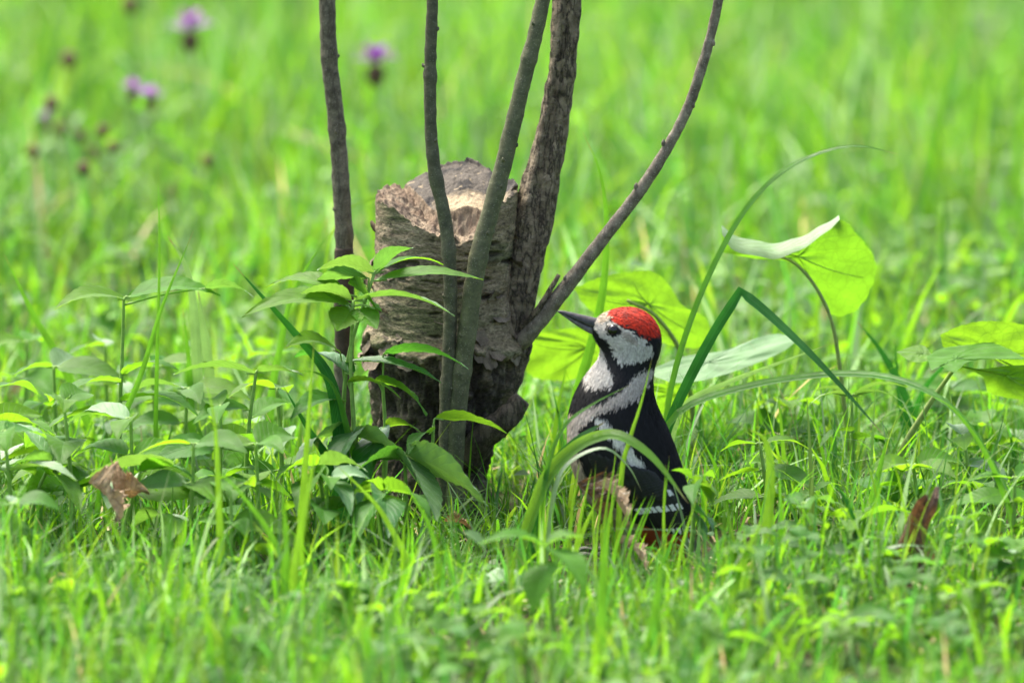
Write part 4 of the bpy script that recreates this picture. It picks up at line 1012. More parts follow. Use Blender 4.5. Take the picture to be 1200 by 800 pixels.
plant('leafy_plant', 'tall leafy plant with toothed pointed leaves growing against the stump', 
    [[(404, 620, Ya), (402, 520, Ya), (408, 420, Ya), (438, 322, Ya)], [(412, 620, Ya - .02), (415, 520, Ya - .02), (411, 430, Ya - .02), (414, 352, Ya - .02)], [(440, 625, Ya), (452, 540, Ya), (448, 440, Ya)]],
    [(0, .98, (440, 318), (482, 287), Ya, Ya - .01, 26, .55, 'leaf_grey_sheen', {}),
     (0, .98, (441, 320), (519, 304), Ya, Ya + .03, 20, .05, 'leaf_bright', {}),
     (0, .96, (438, 329), (566, 323), Ya, Ya - .02, 24, -.25, 'leaf_bright', dict(sag=.06)),
     (0, .98, (438, 320), (372, 312), Ya, Ya + .0, 34, .6, 'leaf_grey_sheen', {}),
     (0, .95, (432, 326), (362, 338), Ya, Ya + .02, 34, .55, 'leaf_grey_sheen', {}),
     (1, .99, (416, 352), (533, 363), Ya - .02, Ya - .05, 34, .25, 'leaf_grey_sheen', dict(sag=.10)),
     (1, .99, (440, 362), (408, 330), Ya - .03, Ya + .02, 44, .9, 'leaf', dict(sag=.05)),
     (1, .97, (412, 352), (352, 341), Ya - .02, Ya - .03, 34, .5, 'leaf_grey_sheen', {}),
     (1, .96, (410, 356), (283, 364), Ya - .02, Ya - .04, 36, -.35, 'leaf_bright', dict(sag=.10)),
     (1, .96, (408, 362), (330, 350), Ya - .02, Ya + .03, 40, .35, 'leaf_grey_sheen', dict(sag=.12)),
     (1, .94, (412, 362), (395, 388), Ya - .02, Ya - .05, 40, -.2, 'leaf_bright', dict(sag=.0)),
     (1, .94, (420, 362), (442, 385), Ya - .02, Ya - .05, 30, -.2, 'leaf_bright', dict(sag=.0)),
     (0, .9, (404, 345), (312, 330), Ya, Ya + .03, 34, -.2, 'leaf_bright', dict(sag=.12)),
     (2, .97, (450, 414), (549, 426), Ya, Ya - .03, 30, .45, 'leaf_dark', dict(sag=.10)),
     (0, .62, (404, 424), (517, 443), Ya, Ya - .03, 36, .05, 'leaf_dark', dict(sag=.07)),
     (2, .9, (440, 446), (502, 481), Ya, Ya - .04, 34, .5, 'leaf', dict(sag=.10, ripple=.12)),
     (1, .6, (412, 440), (345, 412), Ya - .02, Ya + .04, 40, .2, 'leaf_dark', {}),
     (1, .6, (408, 448), (470, 462), Ya - .02, Ya - .05, 30, .4, 'leaf', {}),
     (0, .6, (398, 412), (335, 402), Ya, Ya - .04, 34, -.35, 'leaf_bright', dict(sag=.12)),
     (1, .35, (420, 505), (392, 545), Ya - .03, Ya - .08, 46, .4, 'leaf_dark', {}),
     (0, .3, (402, 508), (345, 540), Ya, Ya - .08, 40, .6, 'leaf_grey_sheen', {}),
     (1, .4, (412, 510), (490, 556), Ya - .03, Ya - .09, 44, .75, 'leaf_grey_sheen', dict(ripple=.12)),
     (2, .3, (450, 500), (420, 590), Ya, Ya - .09, 44, .4, 'leaf_dark', {}),
     (0, .5, (404, 470), (340, 485), Ya, Ya - .05, 36, -.2, 'leaf', {}),
     (2, .5, (452, 500), (495, 505), Ya, Ya - .03, 26, .5, 'leaf', {})])
plant('leafy_plant', 'low plant with one broad toothed leaf hanging over the soil by the stump', 
    [[(478, 640, -.2), (476, 580, -.2), (474, 534, -.2)], [(500, 640, -.19), (505, 560, -.18), (508, 498, -.18)]],
    [(0, 1, (474, 532), (572, 588), -.2, -.27, 64, .95, 'leaf_grey_sheen', dict(sag=.06, serr=.12, teeth=9)),
     (0, 1, (476, 532), (512, 608), -.2, -.27, 56, .7, 'leaf_grey_sheen', dict(sag=.05, serr=.12, teeth=9)),
     (0, .95, (472, 536), (405, 560), -.2, -.25, 44, .5, 'leaf_dark', {}),
     (1, 1, (510, 490), (594, 504), -.18, -.2, 30, .55, 'leaf', dict(sag=.07)),
     (1, .9, (506, 506), (478, 528), -.18, -.22, 30, .4, 'leaf', {})])
plant('leafy_plant', 'plant with a long bright drooping leaf and a pale grey one below', 
    [[(140, 600, -.05), (140, 500, -.05), (143, 420, -.05), (145, 352, -.05)], [(285, 600, -.17), (290, 520, -.17), (300, 437, -.17)]],
    [(0, 1, (147, 350), (63, 357), -.05, -.08, 34, -.25, 'leaf_bright', dict(sag=.12)),
     (0, 1, (150, 348), (258, 340), -.05, -.05, 36, -.3, 'leaf_bright', dict(sag=.10)),
     (0, .98, (240, 338), (297, 344), -.05, -.07, 24, .5, 'leaf_grey_sheen', dict(sag=.12)),
     (1, 1, (300, 438), (203, 434), -.17, -.17, 36, .35, 'leaf_grey_sheen', dict(sag=.08)),
     (1, 1, (302, 436), (356, 438), -.17, -.19, 34, .3, 'leaf_grey_sheen', dict(sag=.06)),
     (0, .55, (143, 440), (208, 428), -.05, -.08, 34, .1, 'leaf_bright', {}),
     (0, .5, (142, 448), (60, 470), -.05, -.1, 38, .2, 'leaf', {}),
     (0, .35, (142, 470), (235, 482), -.05, -.1, 42, .1, 'leaf_bright', {}),
     (0, .3, (140, 490), (50, 500), -.05, -.1, 44, .3, 'leaf', {}),
     (1, .7, (292, 480), (225, 492), -.17, -.2, 36, -.2, 'leaf_bright', {}),
     (1, .6, (294, 490), (345, 470), -.17, -.14, 34, -.2, 'leaf_bright', {})])
plant('leafy_plant', 'low plant spreading grey-green pointed leaves over a curled tan leaf', 
    [[(30, 640, -.25), (40, 590, -.25), (60, 540, -.25)], [(130, 640, -.28), (150, 600, -.28), (165, 552, -.28)]],
    [(1, 1, (205, 545), (100, 556), -.28, -.3, 40, .5, 'leaf_grey_sheen', dict(sag=.07)), (1, .95, (165, 552), (228, 556), -.28, -.32, 34, .4, 'leaf', {}),
     (0, 1, (60, 540), (-10, 560), -.25, -.3, 40, .4, 'leaf_grey_sheen', {}), (0, .9, (55, 555), (95, 595), -.25, -.32, 36, .4, 'leaf_bright', {}),
     (0, 1, (60, 540), (0, 490), -.25, -.2, 42, .3, 'leaf_grey_sheen', {}), (0, .7, (45, 580), (0, 610), -.25, -.32, 36, .1, 'leaf_bright', {}), (0, .9, (58, 545), (110, 510), -.25, -.2, 36, .2, 'leaf', {})])
plant('leafy_plant', 'small pale leafy plant standing in front of the woodpecker\'s tail', 
    [[(806, 665, -.33), (812, 620, -.33), (812, 568, -.33)]],
    [(0, 1, (811, 562), (788, 549), -.33, -.33, 20, .5, 'leaf', {}), (0, 1, (813, 566), (842, 580), -.33, -.36, 26, .6, 'leaf', {}), (0, 1, (814, 566), (812, 588), -.33, -.38, 24, .5, 'leaf', {}),
     (0, .95, (813, 568), (836, 590), -.33, -.36, 26, .4, 'leaf_bright', {}), (0, .95, (813, 566), (838, 556), -.33, -.30, 22, .4, 'leaf', {}), (0, .6, (812, 596), (836, 620), -.33, -.36, 34, .8, 'leaf_dark', {}), (0, .55, (812, 600), (826, 640), -.33, -.36, 24, .8, 'leaf_dark', {})])
plant('leafy_plant', 'small plant holding a flat star of pale leaves in the open grass', 
    [[(1002, 690, -.36), (1004, 650, -.36), (1004, 612, -.36)]],
    [(0, 1, (1005, 611), (1072, 598), -.36, -.36, 26, .4, 'leaf', {}), (0, 1, (1003, 611), (962, 604), -.36, -.37, 26, .5, 'leaf_bright', {}), (0, 1, (1004, 611), (1012, 596), -.36, -.33, 26, .3, 'leaf_bright', {}), (0, 1, (1003, 612), (996, 624), -.36, -.42, 26, .3, 'leaf_bright', {}), (0, .8, (1003, 620), (960, 634), -.36, -.4, 24, .2, 'leaf_bright', {})])
plant('leafy_plant', 'plant with narrow grey-green leaf fingers beside the big leaf\'s stalk', 
    [[(1003, 600, -.02), (1000, 540, -.02), (998, 470, -.02)]],
    [(0, 1, (1000, 462), (1066, 451), -.02, -.03, 14, .4, 'leaf_grey_sheen', {}), (0, 1, (1000, 464), (1060, 468), -.02, -.05, 14, .4, 'leaf_grey_sheen', {}), (0, 1, (998, 463), (950, 456), -.02, -.03, 14, .4, 'leaf_grey_sheen', {}), (0, .98, (998, 466), (948, 470), -.02, -.06, 14, .4, 'leaf_grey_sheen', {}), (0, .7, (1000, 505), (960, 520), -.02, -.06, 24, .3, 'leaf', {}), (0, .6, (1001, 515), (1040, 520), -.02, -.06, 24, .3, 'leaf', {})])
plant('leafy_plant', 'bright yellow-green broad foreground leaf on a short plant below the stump', 
    [[(650, 740, -.6), (645, 690, -.6), (640, 650, -.6)]],
    [(0, 1, (640, 640), (562, 632), -.6, -.62, 34, -.1, 'leaf_bright', dict(serr=.15, teeth=7)), (0, 1, (640, 638), (683, 627), -.6, -.6, 34, -.1, 'leaf_bright', dict(serr=.15, teeth=7)), (0, 1, (640, 642), (688, 690), -.6, -.66, 46, .3, 'leaf_bright', dict(serr=.15, teeth=7)), (0, .8, (642, 660), (625, 715), -.6, -.64, 40, .3, 'leaf_bright', {})])

plant('leafy_plant', 'low spreading plant with broad toothed leaves covering the foot of the stump',
    [[(440, 660, -.27), (446, 620, -.27), (450, 575, -.27)], [(385, 660, -.26), (380, 600, -.26), (372, 545, -.26)]],
    [(0, 1, (450, 574), (395, 590), -.27, -.3, 48, .5, 'leaf', dict(serr=.12, teeth=9)), (0, 1, (452, 574), (505, 600), -.27, -.33, 46, .6, 'leaf', dict(serr=.12, teeth=9)), (0, .95, (450, 578), (455, 622), -.27, -.36, 44, .5, 'leaf_dark', {}), (0, .9, (450, 582), (420, 625), -.27, -.35, 40, .4, 'leaf', {}),
     (1, 1, (372, 545), (322, 560), -.26, -.3, 40, .4, 'leaf_bright', {}), (1, 1, (374, 545), (430, 548), -.26, -.28, 42, .5, 'leaf_grey_sheen', dict(serr=.12, teeth=9)), (1, .9, (374, 556), (350, 600), -.26, -.34, 40, .5, 'leaf', {}), (1, .85, (376, 562), (412, 596), -.26, -.34, 38, .4, 'leaf_dark', {})])
rp = random.Random(21)
def random_plant(px, Y, top, spread, mats, label, group, tiers=3):
    g = P(px, 600, Y); z0 = float(gz(g[0], Y)); gx_, gy_ = proj([g[0], Y, z0]); tx_ = px + rp.uniform(-15, 15)
    lv = []
    for k in range(tiers):
        f = 1 - k * .28; yy = gy_ + (top - gy_) * f; a0 = rp.uniform(0, 3.1)
        for q in range(rp.choice((2, 3))):
            a = a0 + q * 2.4 + rp.uniform(-.4, .4); L = spread * 1.1 * rp.uniform(.7, 1.1) * (1 + .12 * k)
            b = (px + (tx_ - px) * f + math.cos(a) * 4, yy); dYt = math.sin(a) * L * PX
            t = (b[0] + math.cos(a) * L, yy + rp.uniform(-4, 14) - dYt / PX * .165)
            lv.append((0, min(f, .99), b, t, Y, Y + dYt, L * rp.uniform(.42, .58), rp.uniform(-.55, .4), rp.choice(mats), dict(sag=rp.uniform(.05, .14), nu=19, nv=4, teeth=10)))
    plant('leafy_plant', label, [[(px, gy_, Y), ((px + tx_) / 2 + 3, (gy_ + top) / 2, Y), (tx_, top, Y)]], lv, group=group)
LB = ['leaf', 'leaf_bright', 'leaf_bright', 'leaf', 'leaf_bright', 'leaf_grey_sheen']
for px, Y, top, spread in ((15, -.3, 505, 70), (85, -.22, 470, 74), (60, .05, 430, 70), (215, -.3, 520, 66), (205, .0, 455, 64), (330, -.1, 455, 56), (265, -.36, 575, 54), (20, .25, 400, 60), (120, .2, 405, 55), (330, .25, 415, 50), (0, -.1, 455, 70), (150, -.2, 490, 76), (250, -.2, 475, 70), (300, -.28, 520, 66), (180, .12, 430, 60), (370, -.3, 560, 56), (0, -.45, 590, 60)):
    random_plant(px, Y, top, spread, LB, 'plant with pairs of pointed toothed leaves among the grass by the grey shoot', 'toothed-leaved plants by the grey shoot')
for px, Y, top, spread in ((900, -.15, 520, 50), (955, .15, 470, 52), (1075, -.2, 545, 54), (1140, -.1, 510, 58), (1180, -.3, 560, 58), (870, .3, 440, 46), (1110, .2, 455, 50), (1190, .15, 480, 56), (940, -.38, 590, 46), (680, .25, 470, 46), (640, .35, 455, 44), (1020, .4, 420, 44)):
    random_plant(px, Y, top, spread, LB, 'plant with pairs of pointed toothed leaves in the grass behind the woodpecker', 'toothed-leaved plants behind the woodpecker')
for px, Y, top, spread in ((40, -.62, 690, 60), (150, -.7, 735, 60), (300, -.75, 745, 56), (450, -.75, 760, 54), (560, -.78, 770, 56), (860, -.72, 745, 56), (1000, -.68, 720, 56), (1130, -.72, 730, 60), (740, -.82, 790, 52), (1180, -.5, 650, 54)):
    random_plant(px, Y, top, spread, LB, 'low foreground plant with soft pointed leaves rising out of the short turf', 'foreground leafy plants', 2)
def big_leaf(outline, att, Y0, tx, tz, cup, mat, parent, O, name='leaf', ripple=.0012, seed=1, fold=None):
    """broad leaf blade from its outline, cupped and rippled in depth; tx, tz tilt it away in x and z"""
    ol = crom(np.array(list(outline) + [outline[0]], float), 73)[:-1]; n_ = 72; nr = 14
    oc = np.array(att, float); V = []; uv = []
    c3 = P(oc[0], oc[1], Y0)
    for r_ in range(nr):
        f = r_ / (nr - 1)
        for k in range(n_):
            e = oc + (ol[k] - oc) * f * (1 + .012 * math.sin(k * 2.3) * (f > .9)); p = P(e[0], e[1], Y0); dx, dz = p[0] - c3[0], p[2] - c3[2]
            dy = tx * dx + tz * dz + cup * (dx * dx + dz * dz) + ripple * f * math.sin(k * math.pi * 2 * 7 / n_ + seed) + ripple * .6 * math.sin(k * .6 + f * 9 + seed)
            if fold: dy += fold * max(0, dz - .01) ** 1
            V.append(P(e[0], e[1], Y0 + dy)); uv.append((.5 + .5 * f * math.sin(k / n_ * 2 * math.pi), k / n_))
    i = np.arange(nr - 1)[:, None] * n_; j = np.arange(n_)[None, :]; j2 = (j + 1) % n_
    F = np.stack([i + j, i + n_ + j, i + n_ + j2, i + j2], -1).reshape(-1, 4)
    return build(name, np.array(V), F, M[mat], parent, uv=np.array(uv), origin=O)
def veins(att, ends, Y0, tx, tz, cup, leaf, O, r=.0007):
    c3 = P(att[0], att[1], Y0)
    for ex, ey in ends:
        pts = []
        for f in np.linspace(0, .9, 7):
            e = (att[0] + (ex - att[0]) * f, att[1] + (ey - att[1]) * f + 5 * math.sin(f * 3)); p = P(e[0], e[1], Y0); dx, dz = p[0] - c3[0], p[2] - c3[2]
            pts.append(P(e[0], e[1], Y0 + tx * dx + tz * dz + cup * (dx * dx + dz * dz)) - np.array([0, .0006, 0]))
        V, F, uv = tube_vf(pts, [r, r * .3], 14, 6); build('vein', V, F, M['stalk'], leaf, origin=O)
def broad_plant(label, stem, stalk_r, leaves, mat='stalk_brown'):
    pts = [P(x, y, Y) for x, y, Y in stem]; g = pts[0]; pts[0] = np.array([g[0], g[1], float(gz(g[0], g[1])) - .004]); O = pts[0]
    root = empty('broadleaf_plant', O, label, 'plant'); V, F, uv = tube_vf(pts, stalk_r, 50, 12, .0002, 200); build('stalk', V, F, M[mat], root, origin=O)
    for ol, att, Y0, tx, tz, cup, mt, ends in leaves:
        lf = big_leaf(ol, att, Y0, tx, tz, cup, mt, root, O, seed=int(att[0]))
        if ends: veins(att, ends, Y0, tx, tz, cup, lf, O)
    return root
b_ = broad_plant('broadleaf plant with one big backlit leaf drooping from a curved stalk', [(995, 620, .05), (994, 520, .05), (984, 430, .05), (974, 375, .05), (955, 335, .05), (932, 309, .05), (908, 298, .052)], [.0028, .0023, .0019, .0016, .0013],
    [([(848, 296), (846, 272), (862, 283), (905, 293), (940, 284), (962, 270), (985, 257), (1005, 275), (1026, 305), (1022, 335), (1003, 364), (974, 369), (960, 342), (944, 319), (922, 306), (890, 304)], (935, 300), .055, .2, -.35, 2.0, 'leaf_big', [(1020, 325)])])
# the rolled-over upper rim, the leaf's upper side with sky sheen painted as pale colour
rim = [P(846, 268, .03), P(862, 280, .022), P(905, 289, .018), P(938, 282, .02), P(965, 268, .03), P(984, 257, .045)]
Vr = []
cr_ = crom(rim, 30); wr = np.interp(np.linspace(0, 1, 30), [0, .1, .45, .8, 1], [.006, .012, .012, .006, .001])
for k in range(30):
    for q in range(5):
        f = q / 4; Vr.append(cr_[k] + np.array([0, -.010 * math.sin(f * 2.2) + .028 * f * 0, -wr[k] * (1 - f) * .9 + .0006 * math.sin(k * .9)]) + np.array([0, .03 * f, 0]) * (1 if q else 1))
i = np.arange(29)[:, None] * 5; j = np.arange(4)[None, :]
build('leaf_rim', np.array(Vr), np.stack([i + j, i + 5 + j, i + 5 + j + 1, i + j + 1], -1).reshape(-1, 4), M['leaf_grey_sheen'], b_, uv=np.stack([np.tile(np.linspace(0, 1, 5), 30), np.repeat(np.linspace(0, 1, 30), 5)], -1), origin=b_.location)
broad_plant('broadleaf plant with wide yellow-green leaves behind the woodpecker\'s head', [(800, 600, .12), (812, 500, .12), (800, 420, .12), (770, 372, .11), (735, 352, .1)], [.003, .0026, .002, .0014],
    [([(672, 338), (700, 326), (740, 318), (765, 318), (785, 335), (800, 358), (826, 372), (832, 398), (812, 408), (770, 400), (730, 380), (690, 362)], (760, 356), .12, .2, -.3, 1.5, 'leaf_big', [(690, 345), (740, 325), (820, 390), (790, 400)]),
     ([(604, 392), (640, 388), (680, 384), (712, 392), (716, 420), (690, 440), (650, 446), (618, 436)], (690, 408), .16, .2, -.4, 1.5, 'leaf_big', [(620, 400), (640, 440)]),
     ([(700, 440), (740, 448), (800, 452), (830, 470), (800, 500), (760, 500), (720, 480)], (790, 462), .14, .2, -.5, 1.5, 'leaf_big', []),
     ([(755, 436), (800, 418), (850, 410), (900, 392), (932, 396), (920, 410), (880, 428), (830, 444), (790, 448)], (830, 424), .08, .1, 2.2, 1.0, 'leaf_grey_sheen', [])])
broad_plant('broadleaf plant with round bright leaves on a stout pale stalk', [(1035, 600, -.05), (1052, 540, -.05), (1085, 480, -.05), (1118, 432, -.05)], [.0038, .0034, .0026, .0018],
    [([(1102, 392), (1130, 380), (1165, 376), (1210, 384), (1240, 410), (1220, 440), (1170, 424), (1140, 410), (1108, 408)], (1150, 408), -.02, .1, -.4, 1.0, 'leaf_big', [(1110, 395), (1230, 410)]),
     ([(1112, 425), (1145, 432), (1190, 428), (1240, 430), (1245, 462), (1200, 468), (1160, 460), (1150, 440)], (1180, 440), -.03, .1, -.5, 1.0, 'leaf_big', [(1230, 460)]),
     ([(1086, 418), (1104, 408), (1135, 404), (1165, 402), (1200, 420), (1165, 420), (1135, 424), (1118, 436), (1100, 428), (1092, 434)], (1120, 420), -.08, .1, 3.0, 1.0, 'leaf_bright', []),
     ([(1050, 412), (1080, 404), (1092, 420), (1070, 424)], (1080, 414), -.06, .1, 3.5, 1.0, 'leaf_bright', [])])
# curled pale leaf on the soil below the stump
def curled_leaf():
    O = P(585, 640, -.42); O[2] = float(gz(O[0], O[1])); V = []
    for i_ in range(22):
        t = i_ / 21
        for q in range(12):
            a = math.pi * (1.12 - q / 11 * 1.05); r_ = .026 * (0.75 + .25 * math.sin(t * 3.1))
            V.append(O + np.array([math.cos(a) * r_ * 1.05 + .004 * t, -.015 + .045 * t, max(0, math.sin(a)) * r_ * .95 + .008 - .012 * (q == 0)]) + np.array([0, 0, .0015 * math.sin(q * 3 + t * 4)]))
    i = np.arange(21)[:, None] * 12; j = np.arange(11)[None, :]
    o = build('curled_leaf', np.array(V), np.stack([i + j, i + 12 + j, i + 12 + j + 1, i + j + 1], -1).reshape(-1, 4), M['leaf_grey_sheen'], uv=np.stack([np.tile(np.linspace(0, 1, 12), 22), np.repeat(np.linspace(0, 1, 22), 12)], -1), origin=O)
    tag(o, 'pale veined green leaf curled over like a hoop below the stump', 'leaf')
curled_leaf()

# small seedlings, copied
def seedling(kind, seed):
    r_ = random.Random(seed); O = np.array([40 + seed * .3, -40., 0.])
    root = empty('seedling', O, 'x', 'seedling'); hgt = r_.uniform(.045, .07)
    top = O + [r_.uniform(-.008, .008), 0, hgt]
    V, F, uv = tube_vf([O - [0, 0, .004], (O + top) / 2 + [.003, 0, 0], top], [.0014, .0008], 10, 6); build('stem', V, F, M['stalk'], root, origin=O)
    n_ = 4 if kind == 0 else 3
    for tier, (zf, L) in enumerate(((1.0, .024), (.72, .034)) if kind == 0 else ((1.0, .03), (.6, .04))):
        for k in range(n_ if tier == 0 else 2):
            a = 2 * math.pi * k / (n_ if tier == 0 else 2) + tier * .8 + r_.uniform(-.3, .3); b = O + (top - O) * zf
            t = b + np.array([math.cos(a) * L, math.sin(a) * L, L * r_.uniform(-.15, .3)])
            V, F, uv = leaf_vf(b, t, L * r_.uniform(.55, .7), r_.uniform(-.2, .4), .15, .25, .06, 8, 13, 3, seed=seed + k)
            build('leaf', V, F, M[['leaf', 'leaf_bright', 'leaf'][(seed + tier) % 3]], root, uv=uv, origin=O)
    return root
protos = [seedling(0, 1), seedling(0, 2), seedling(1, 3), seedling(1, 4)]
rs = random.Random(5); used = set()
spots = [(45, 660, -.5), (20, 720, -.65), (110, 700, -.6), (215, 665, -.45), (60, 780, -.75), (300, 700, -.55), (180, 770, -.75), (420, 720, -.6), (480, 790, -.78), (560, 760, -.72), (620, 790, -.8), (830, 780, -.72), (900, 730, -.6), (990, 790, -.75), (1080, 770, -.7), (1150, 730, -.6), (1180, 800, -.75), (950, 690, -.5), (1130, 670, -.45), (1190, 690, -.5), (270, 640, -.4), (880, 650, -.4), (350, 800, -.8), (700, 810, -.82)]
for k in range(46):
    Y = rs.uniform(-.2, 1.3); x = rs.uniform(-10, 1210)
    if 380 < x < 900 and Y < .15: continue
    spots.append((x, 600, Y))
for k in range(26):
    Y = rs.uniform(-.8, -.4); x = rs.uniform(-10, 1210)
    if 520 < x < 860 and Y > -.66: continue
    spots.append((x, 600, Y))
for k, (x, y, Y) in enumerate(spots):
    pi = rs.randrange(4); p = protos[pi]
    o = p if pi not in used else copy_tree(p); used.add(pi)
    g = P(x, 600, Y); o.location = (g[0], Y, float(gz(g[0], Y))); o.rotation_euler = (0, 0, rs.uniform(0, 6.28)); sc_ = rs.uniform(.75, 1.25) * (.85 if Y < -.3 else 1.1); o.scale = (sc_, sc_, sc_)
    tag(o, 'small green seedling with a few oval leaves' if pi < 2 else 'small seedling with three pointed leaves at its top', 'seedling', 'four-leaved seedlings in the turf' if pi < 2 else 'three-leaved seedlings in the turf')

# ------------------------------------------------------------------ dead leaves
def dead_leaf(b, t, Yb, Yt, wpx, roll, mat, label, lift=.0, **kw):
    pb, pt = P(b[0], b[1], Yb), P(t[0], t[1], Yt); V, F, uv = leaf_vf(pb, pt, wpx * PX, roll, serr=.25, teeth=9, nv=7, nu=33, rag=.3, **kw)
    V = V + .0012 * np.stack([fbm(V * 140, 7 + k_, 2) for k_ in range(3)], -1)
    zmin = V[:, 2].min(); O = pb.copy(); O[2] = float(gz(O[0], O[1]))
    V[:, 2] += min(0, O[2] + .012 - zmin) if zmin > O[2] + lift else max(0, O[2] - .004 - zmin)
    return tag(build('dead_leaf', V, F, M[mat], uv=uv, origin=O), label, 'dead leaf')
dead_leaf((104, 566), (140, 606), -.33, -.36, 62, .9, 'dead_pale', 'curled tan leaf lying under the grey-green leaves', lift=1, curl=1.5, ripple=.2)
dead_leaf((134, 588), (174, 574), -.32, -.31, 58, 1.1, 'dead', 'rust brown cupped leaf leaning on a tan one', lift=1, curl=2.0, ripple=.15)
dead_leaf((160, 666), (216, 658), -.33, -.34, 40, .7, 'dead_pale', 'pale broken dry leaf deep in the foreground grass', curl=1.0, ripple=.25)
dead_leaf((700, 566), (738, 612), -.30, -.33, 30, .5, 'dead_pale', 'pale folded dry leaf at the woodpecker\'s belly', lift=1, curl=2.0, ripple=.15)
dead_leaf((676, 565), (706, 612), -.285, -.30, 44, .9, 'dead_dark', 'dark brown crumpled leaf at the woodpecker\'s feet', lift=1, curl=3.0, ripple=.4)
dead_leaf((722, 618), (762, 652), -.31, -.36, 22, .7, 'dead_pale', 'narrow pale dry leaf under the woodpecker\'s rusty vent', curl=2.5, ripple=.1)
dead_leaf((8, 420), (34, 392), .45, .44, 26, .8, 'dead_pale', 'dry tan leaf caught in the grass by a stiff blade', curl=1.5)
dead_leaf((365, 612), (395, 598), -.28, -.27, 24, .7, 'dead', 'small brown leaf on the soil before the tall leafy plant', curl=2.0)
dead_leaf((955, 425), (975, 410), .45, .45, 24, .7, 'dead', 'small brown leaf behind the big leaf\'s stalk', curl=1.5)
dead_leaf((865, 480), (905, 470), .15, .15, 30, .8, 'dead_dark', 'dark brown leaf under the pale striped blade', curl=1.5)
dead_leaf((960, 575), (985, 570), -.1, -.1, 20, .6, 'dead_pale', 'small pale dry leaf flat in the open grass', curl=1.0)
dead_leaf((520, 585), (556, 596), -.14, -.16, 22, .6, 'dead', 'withered brown leaf on the bare soil at the stump', curl=1.5)
dead_leaf((612, 610), (650, 600), -.2, -.2, 22, .6, 'dead_dark', 'dark flat leaf on the soil between stump and woodpecker', curl=1.2)
# upright rolled brown leaf: a ragged open scroll, bent at the top
def rolled_leaf():
    foot = P(1062, 692, -.41); foot[2] = float(gz(foot[0], foot[1])) - .003; rr_ = random.Random(4)
    C = crom([foot, P(1068, 650, -.40), P(1078, 612, -.395), P(1090, 588, -.39), P(1096, 576, -.38)], 34); T, Nn, Bn = frames(C); V = []; nq = 19
    rag = [rr_.uniform(-.006, .004) for _ in range(nq)]
    for i_ in range(34):
        t = i_ / 33; w_ = np.interp(t, [0, .2, .55, .85, 1], [.020, .017, .0105, .0095, .006])
        for q in range(nq):
            a = math.pi * (-.25 + 1.55 * q / (nq - 1)) + 1.1 * t; sp_ = 1 - .35 * q / (nq - 1)
            r_ = w_ * sp_ * (1 + .12 * math.sin(q * 2.1 + t * 9))
            V.append(C[i_] + Nn[i_] * math.sin(a) * r_ * .8 + Bn[i_] * math.cos(a) * r_ + T[i_] * (rag[q] * t ** 3 * 1.6))
    i = np.arange(33)[:, None] * nq; j = np.arange(nq - 1)[None, :]
    o = build('dead_leaf', np.array(V), np.stack([i + j, i + j + 1, i + nq + j + 1, i + nq + j], -1).reshape(-1, 4), M['dead_dark'], uv=np.stack([np.tile(np.linspace(0, 1, nq), 34), np.repeat(np.linspace(0, 1, 34), nq)], -1), origin=foot)
    tag(o, 'dark brown dry leaf rolled up and standing upright in the grass', 'dead leaf')
rolled_leaf()
dead_leaf((1080, 640), (1112, 615), -.38, -.36, 24, .8, 'dead', 'pinkish brown torn leaf beside the upright rolled leaf', curl=2.0)
dead_leaf((1035, 690), (1060, 660), -.42, -.40, 34, .7, 'dead_dark', 'brown crumpled leaf at the foot of the rolled leaf', curl=2.0)

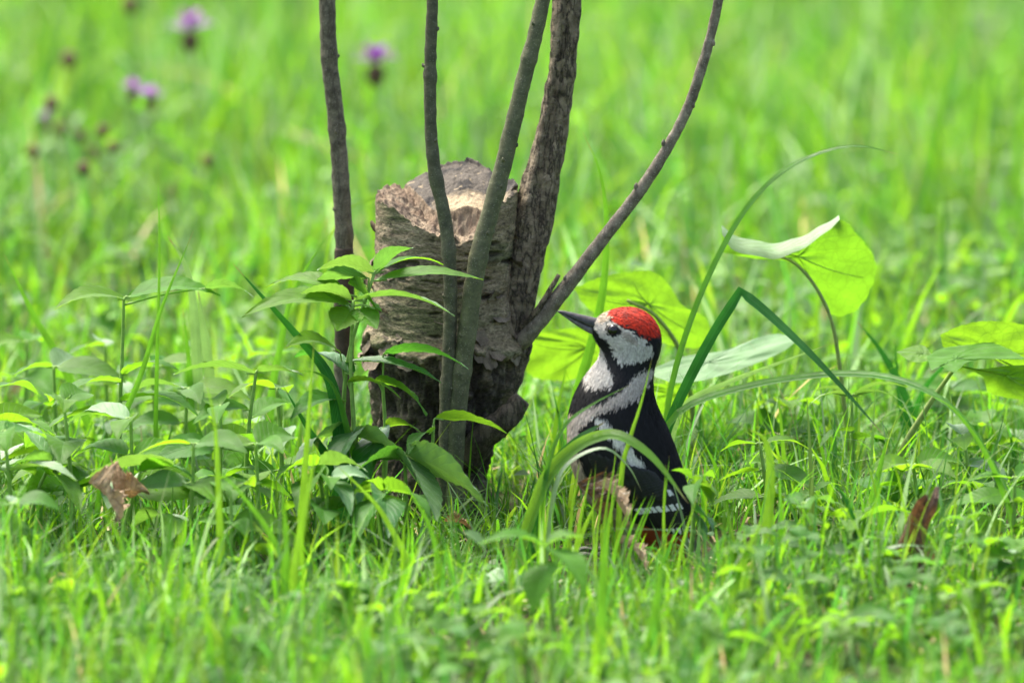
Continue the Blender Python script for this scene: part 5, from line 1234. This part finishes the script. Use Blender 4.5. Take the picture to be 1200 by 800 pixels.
# ------------------------------------------------------------------ knapweed out in the meadow
mpet = leaf_mat('floret_purple', (.40, .18, .52), (.42, .2, .55), .35, rough=.6, gl=.4, vein=0); mpd = leaf_mat('floret_deep_purple', (.22, .05, .36), (.28, .07, .42), .3, rough=.6, gl=.3, vein=0); mpet2 = leaf_mat('floret_magenta', (.30, .05, .26), (.4, .08, .35), .3, rough=.6, gl=.4, vein=0)
mbulb = bark_mat('bract_brown', (.16, .10, .05), (.09, .055, .03), (.2, .13, .06), 300); mdry = bark_mat('seed_head_brown', (.18, .09, .06), (.09, .05, .035), (.3, .2, .13), 250)
def knapweed(px, py, Y, label, open_=1.0, size=1.0, dry=False, stem_x=0.0, deep=False):
    h = P(px, py, Y); g = np.array([h[0] + stem_x, Y, 0.]); g[2] = float(gz(g[0], Y)) - .004
    root = empty('meadow_flower' if not dry else 'seed_head', g, label, 'flower' if not dry else 'seed head', 'purple flowers in the meadow' if not dry else 'faded heads in the meadow')
    V, F, uv = tube_vf([g, (g + h) / 2 + [.004, 0, 0], h - [0, 0, .004]], [.0018, .0015, .0016], 24, 8); build('stem', V, F, M['stalk'], root, origin=g)
    prof = [(0, .002), (.2, .0048), (.45, .0064), (.7, .0062), (.9, .005), (1, .004)]; V = []; ns = 16
    for t, r_ in prof:
        for k in range(ns): a = 2 * math.pi * k / ns; V.append(h + size * np.array([math.cos(a) * r_ * (1 + .06 * (k % 2)), math.sin(a) * r_ * (1 + .06 * (k % 2)), t * .014 - .002]))
    F = [(i_ * ns + k, i_ * ns + (k + 1) % ns, (i_ + 1) * ns + (k + 1) % ns, (i_ + 1) * ns + k) for i_ in range(5) for k in range(ns)] + [tuple(range(ns))[::-1], tuple(range(5 * ns, 6 * ns))]
    build('seed_cup', np.array(V), F, mdry if dry else mbulb, root, origin=g)
    r_ = random.Random(int(px)); top = h + [0, 0, .013 * size]
    if open_:
        for k in range(30):
            a = 2 * math.pi * k / 30 + r_.uniform(-.1, .1); el = r_.choice((r_.uniform(.15, .5), r_.uniform(.5, 1.3))); L = size * r_.uniform(.011, .016) * open_
            d = np.array([math.cos(a) * math.cos(el), math.sin(a) * math.cos(el), math.sin(el)]); V, F, uv = leaf_vf(top + d * .002, top + d * (L + .003), .0042 * size, 0, .1, .2, 0, 3, 6, 1, shape=.6)
            build('floret', V, F, (mpd if k % 3 else mpet2) if deep else (mpet if el < .6 or k % 3 else mpet2), root, uv=uv, origin=g)
    for k in range(3):
        f = r_.uniform(.15, .7); b = g * (1 - f) + h * f; a = r_.uniform(0, 6.28); V, F, uv = leaf_vf(b, b + [math.cos(a) * .04, math.sin(a) * .04, .02], .010, .2, .15, nu=13, nv=2, seed=k)
        build('leaf', V, F, M['leaf_grey_sheen'], root, uv=uv, origin=g)
knapweed(223, 58, 1.7, 'pale lilac flower with a brown cup standing alone on its stem', 1.2, 1.5)
knapweed(440, 98, 1.5, 'deep purple flower head near the straight grey shoot', 1.15, 1.6, deep=True)
knapweed(156, 118, 1.5, 'smaller lilac flower of a touching pair', .9, .95)
knapweed(176, 128, 1.45, 'fuller lilac flower of a touching pair', 1.1, .95, stem_x=.01)
knapweed(81, 78, 1.7, 'tall thin faded head beside the lilac flowers', 0, 1.3, True)
knapweed(152, 14, 1.9, 'faded head standing farthest out in the meadow', 0, 1.3, True)
knapweed(52, 152, 1.8, 'drooping faded head with a pinkish tinge', .5, 1.0, True)
knapweed(72, 158, 1.75, 'dull brown faded head touching a drooping one', 0, 1.1, True)
knapweed(93, 165, 1.7, 'low faded head over a withered brown stem', 0, 1.0, True)
knapweed(110, 185, 1.7, 'lowest withered head of the faded clump', 0, 1.0, True)
knapweed(243, 195, 1.5, 'small closed reddish-brown head alone in the grass', 0, 1.0, True)

for px_, py_, Yk, sz, lb in ((60, 128, 1.45, 1.1, 'faded head leaning over two dull brown ones'), (120, 160, 1.4, 1.0, 'faded head on a stem beside the touching lilac pair'), (38, 185, 1.35, 1.1, 'squat faded head half sunk in the grass'), (98, 205, 1.3, 1.1, 'dark withered head under the faded clump'), (132, 178, 1.35, .9, 'narrow dark head below the touching lilac pair')):
    knapweed(px_, py_, Yk, lb, 0, sz, True)
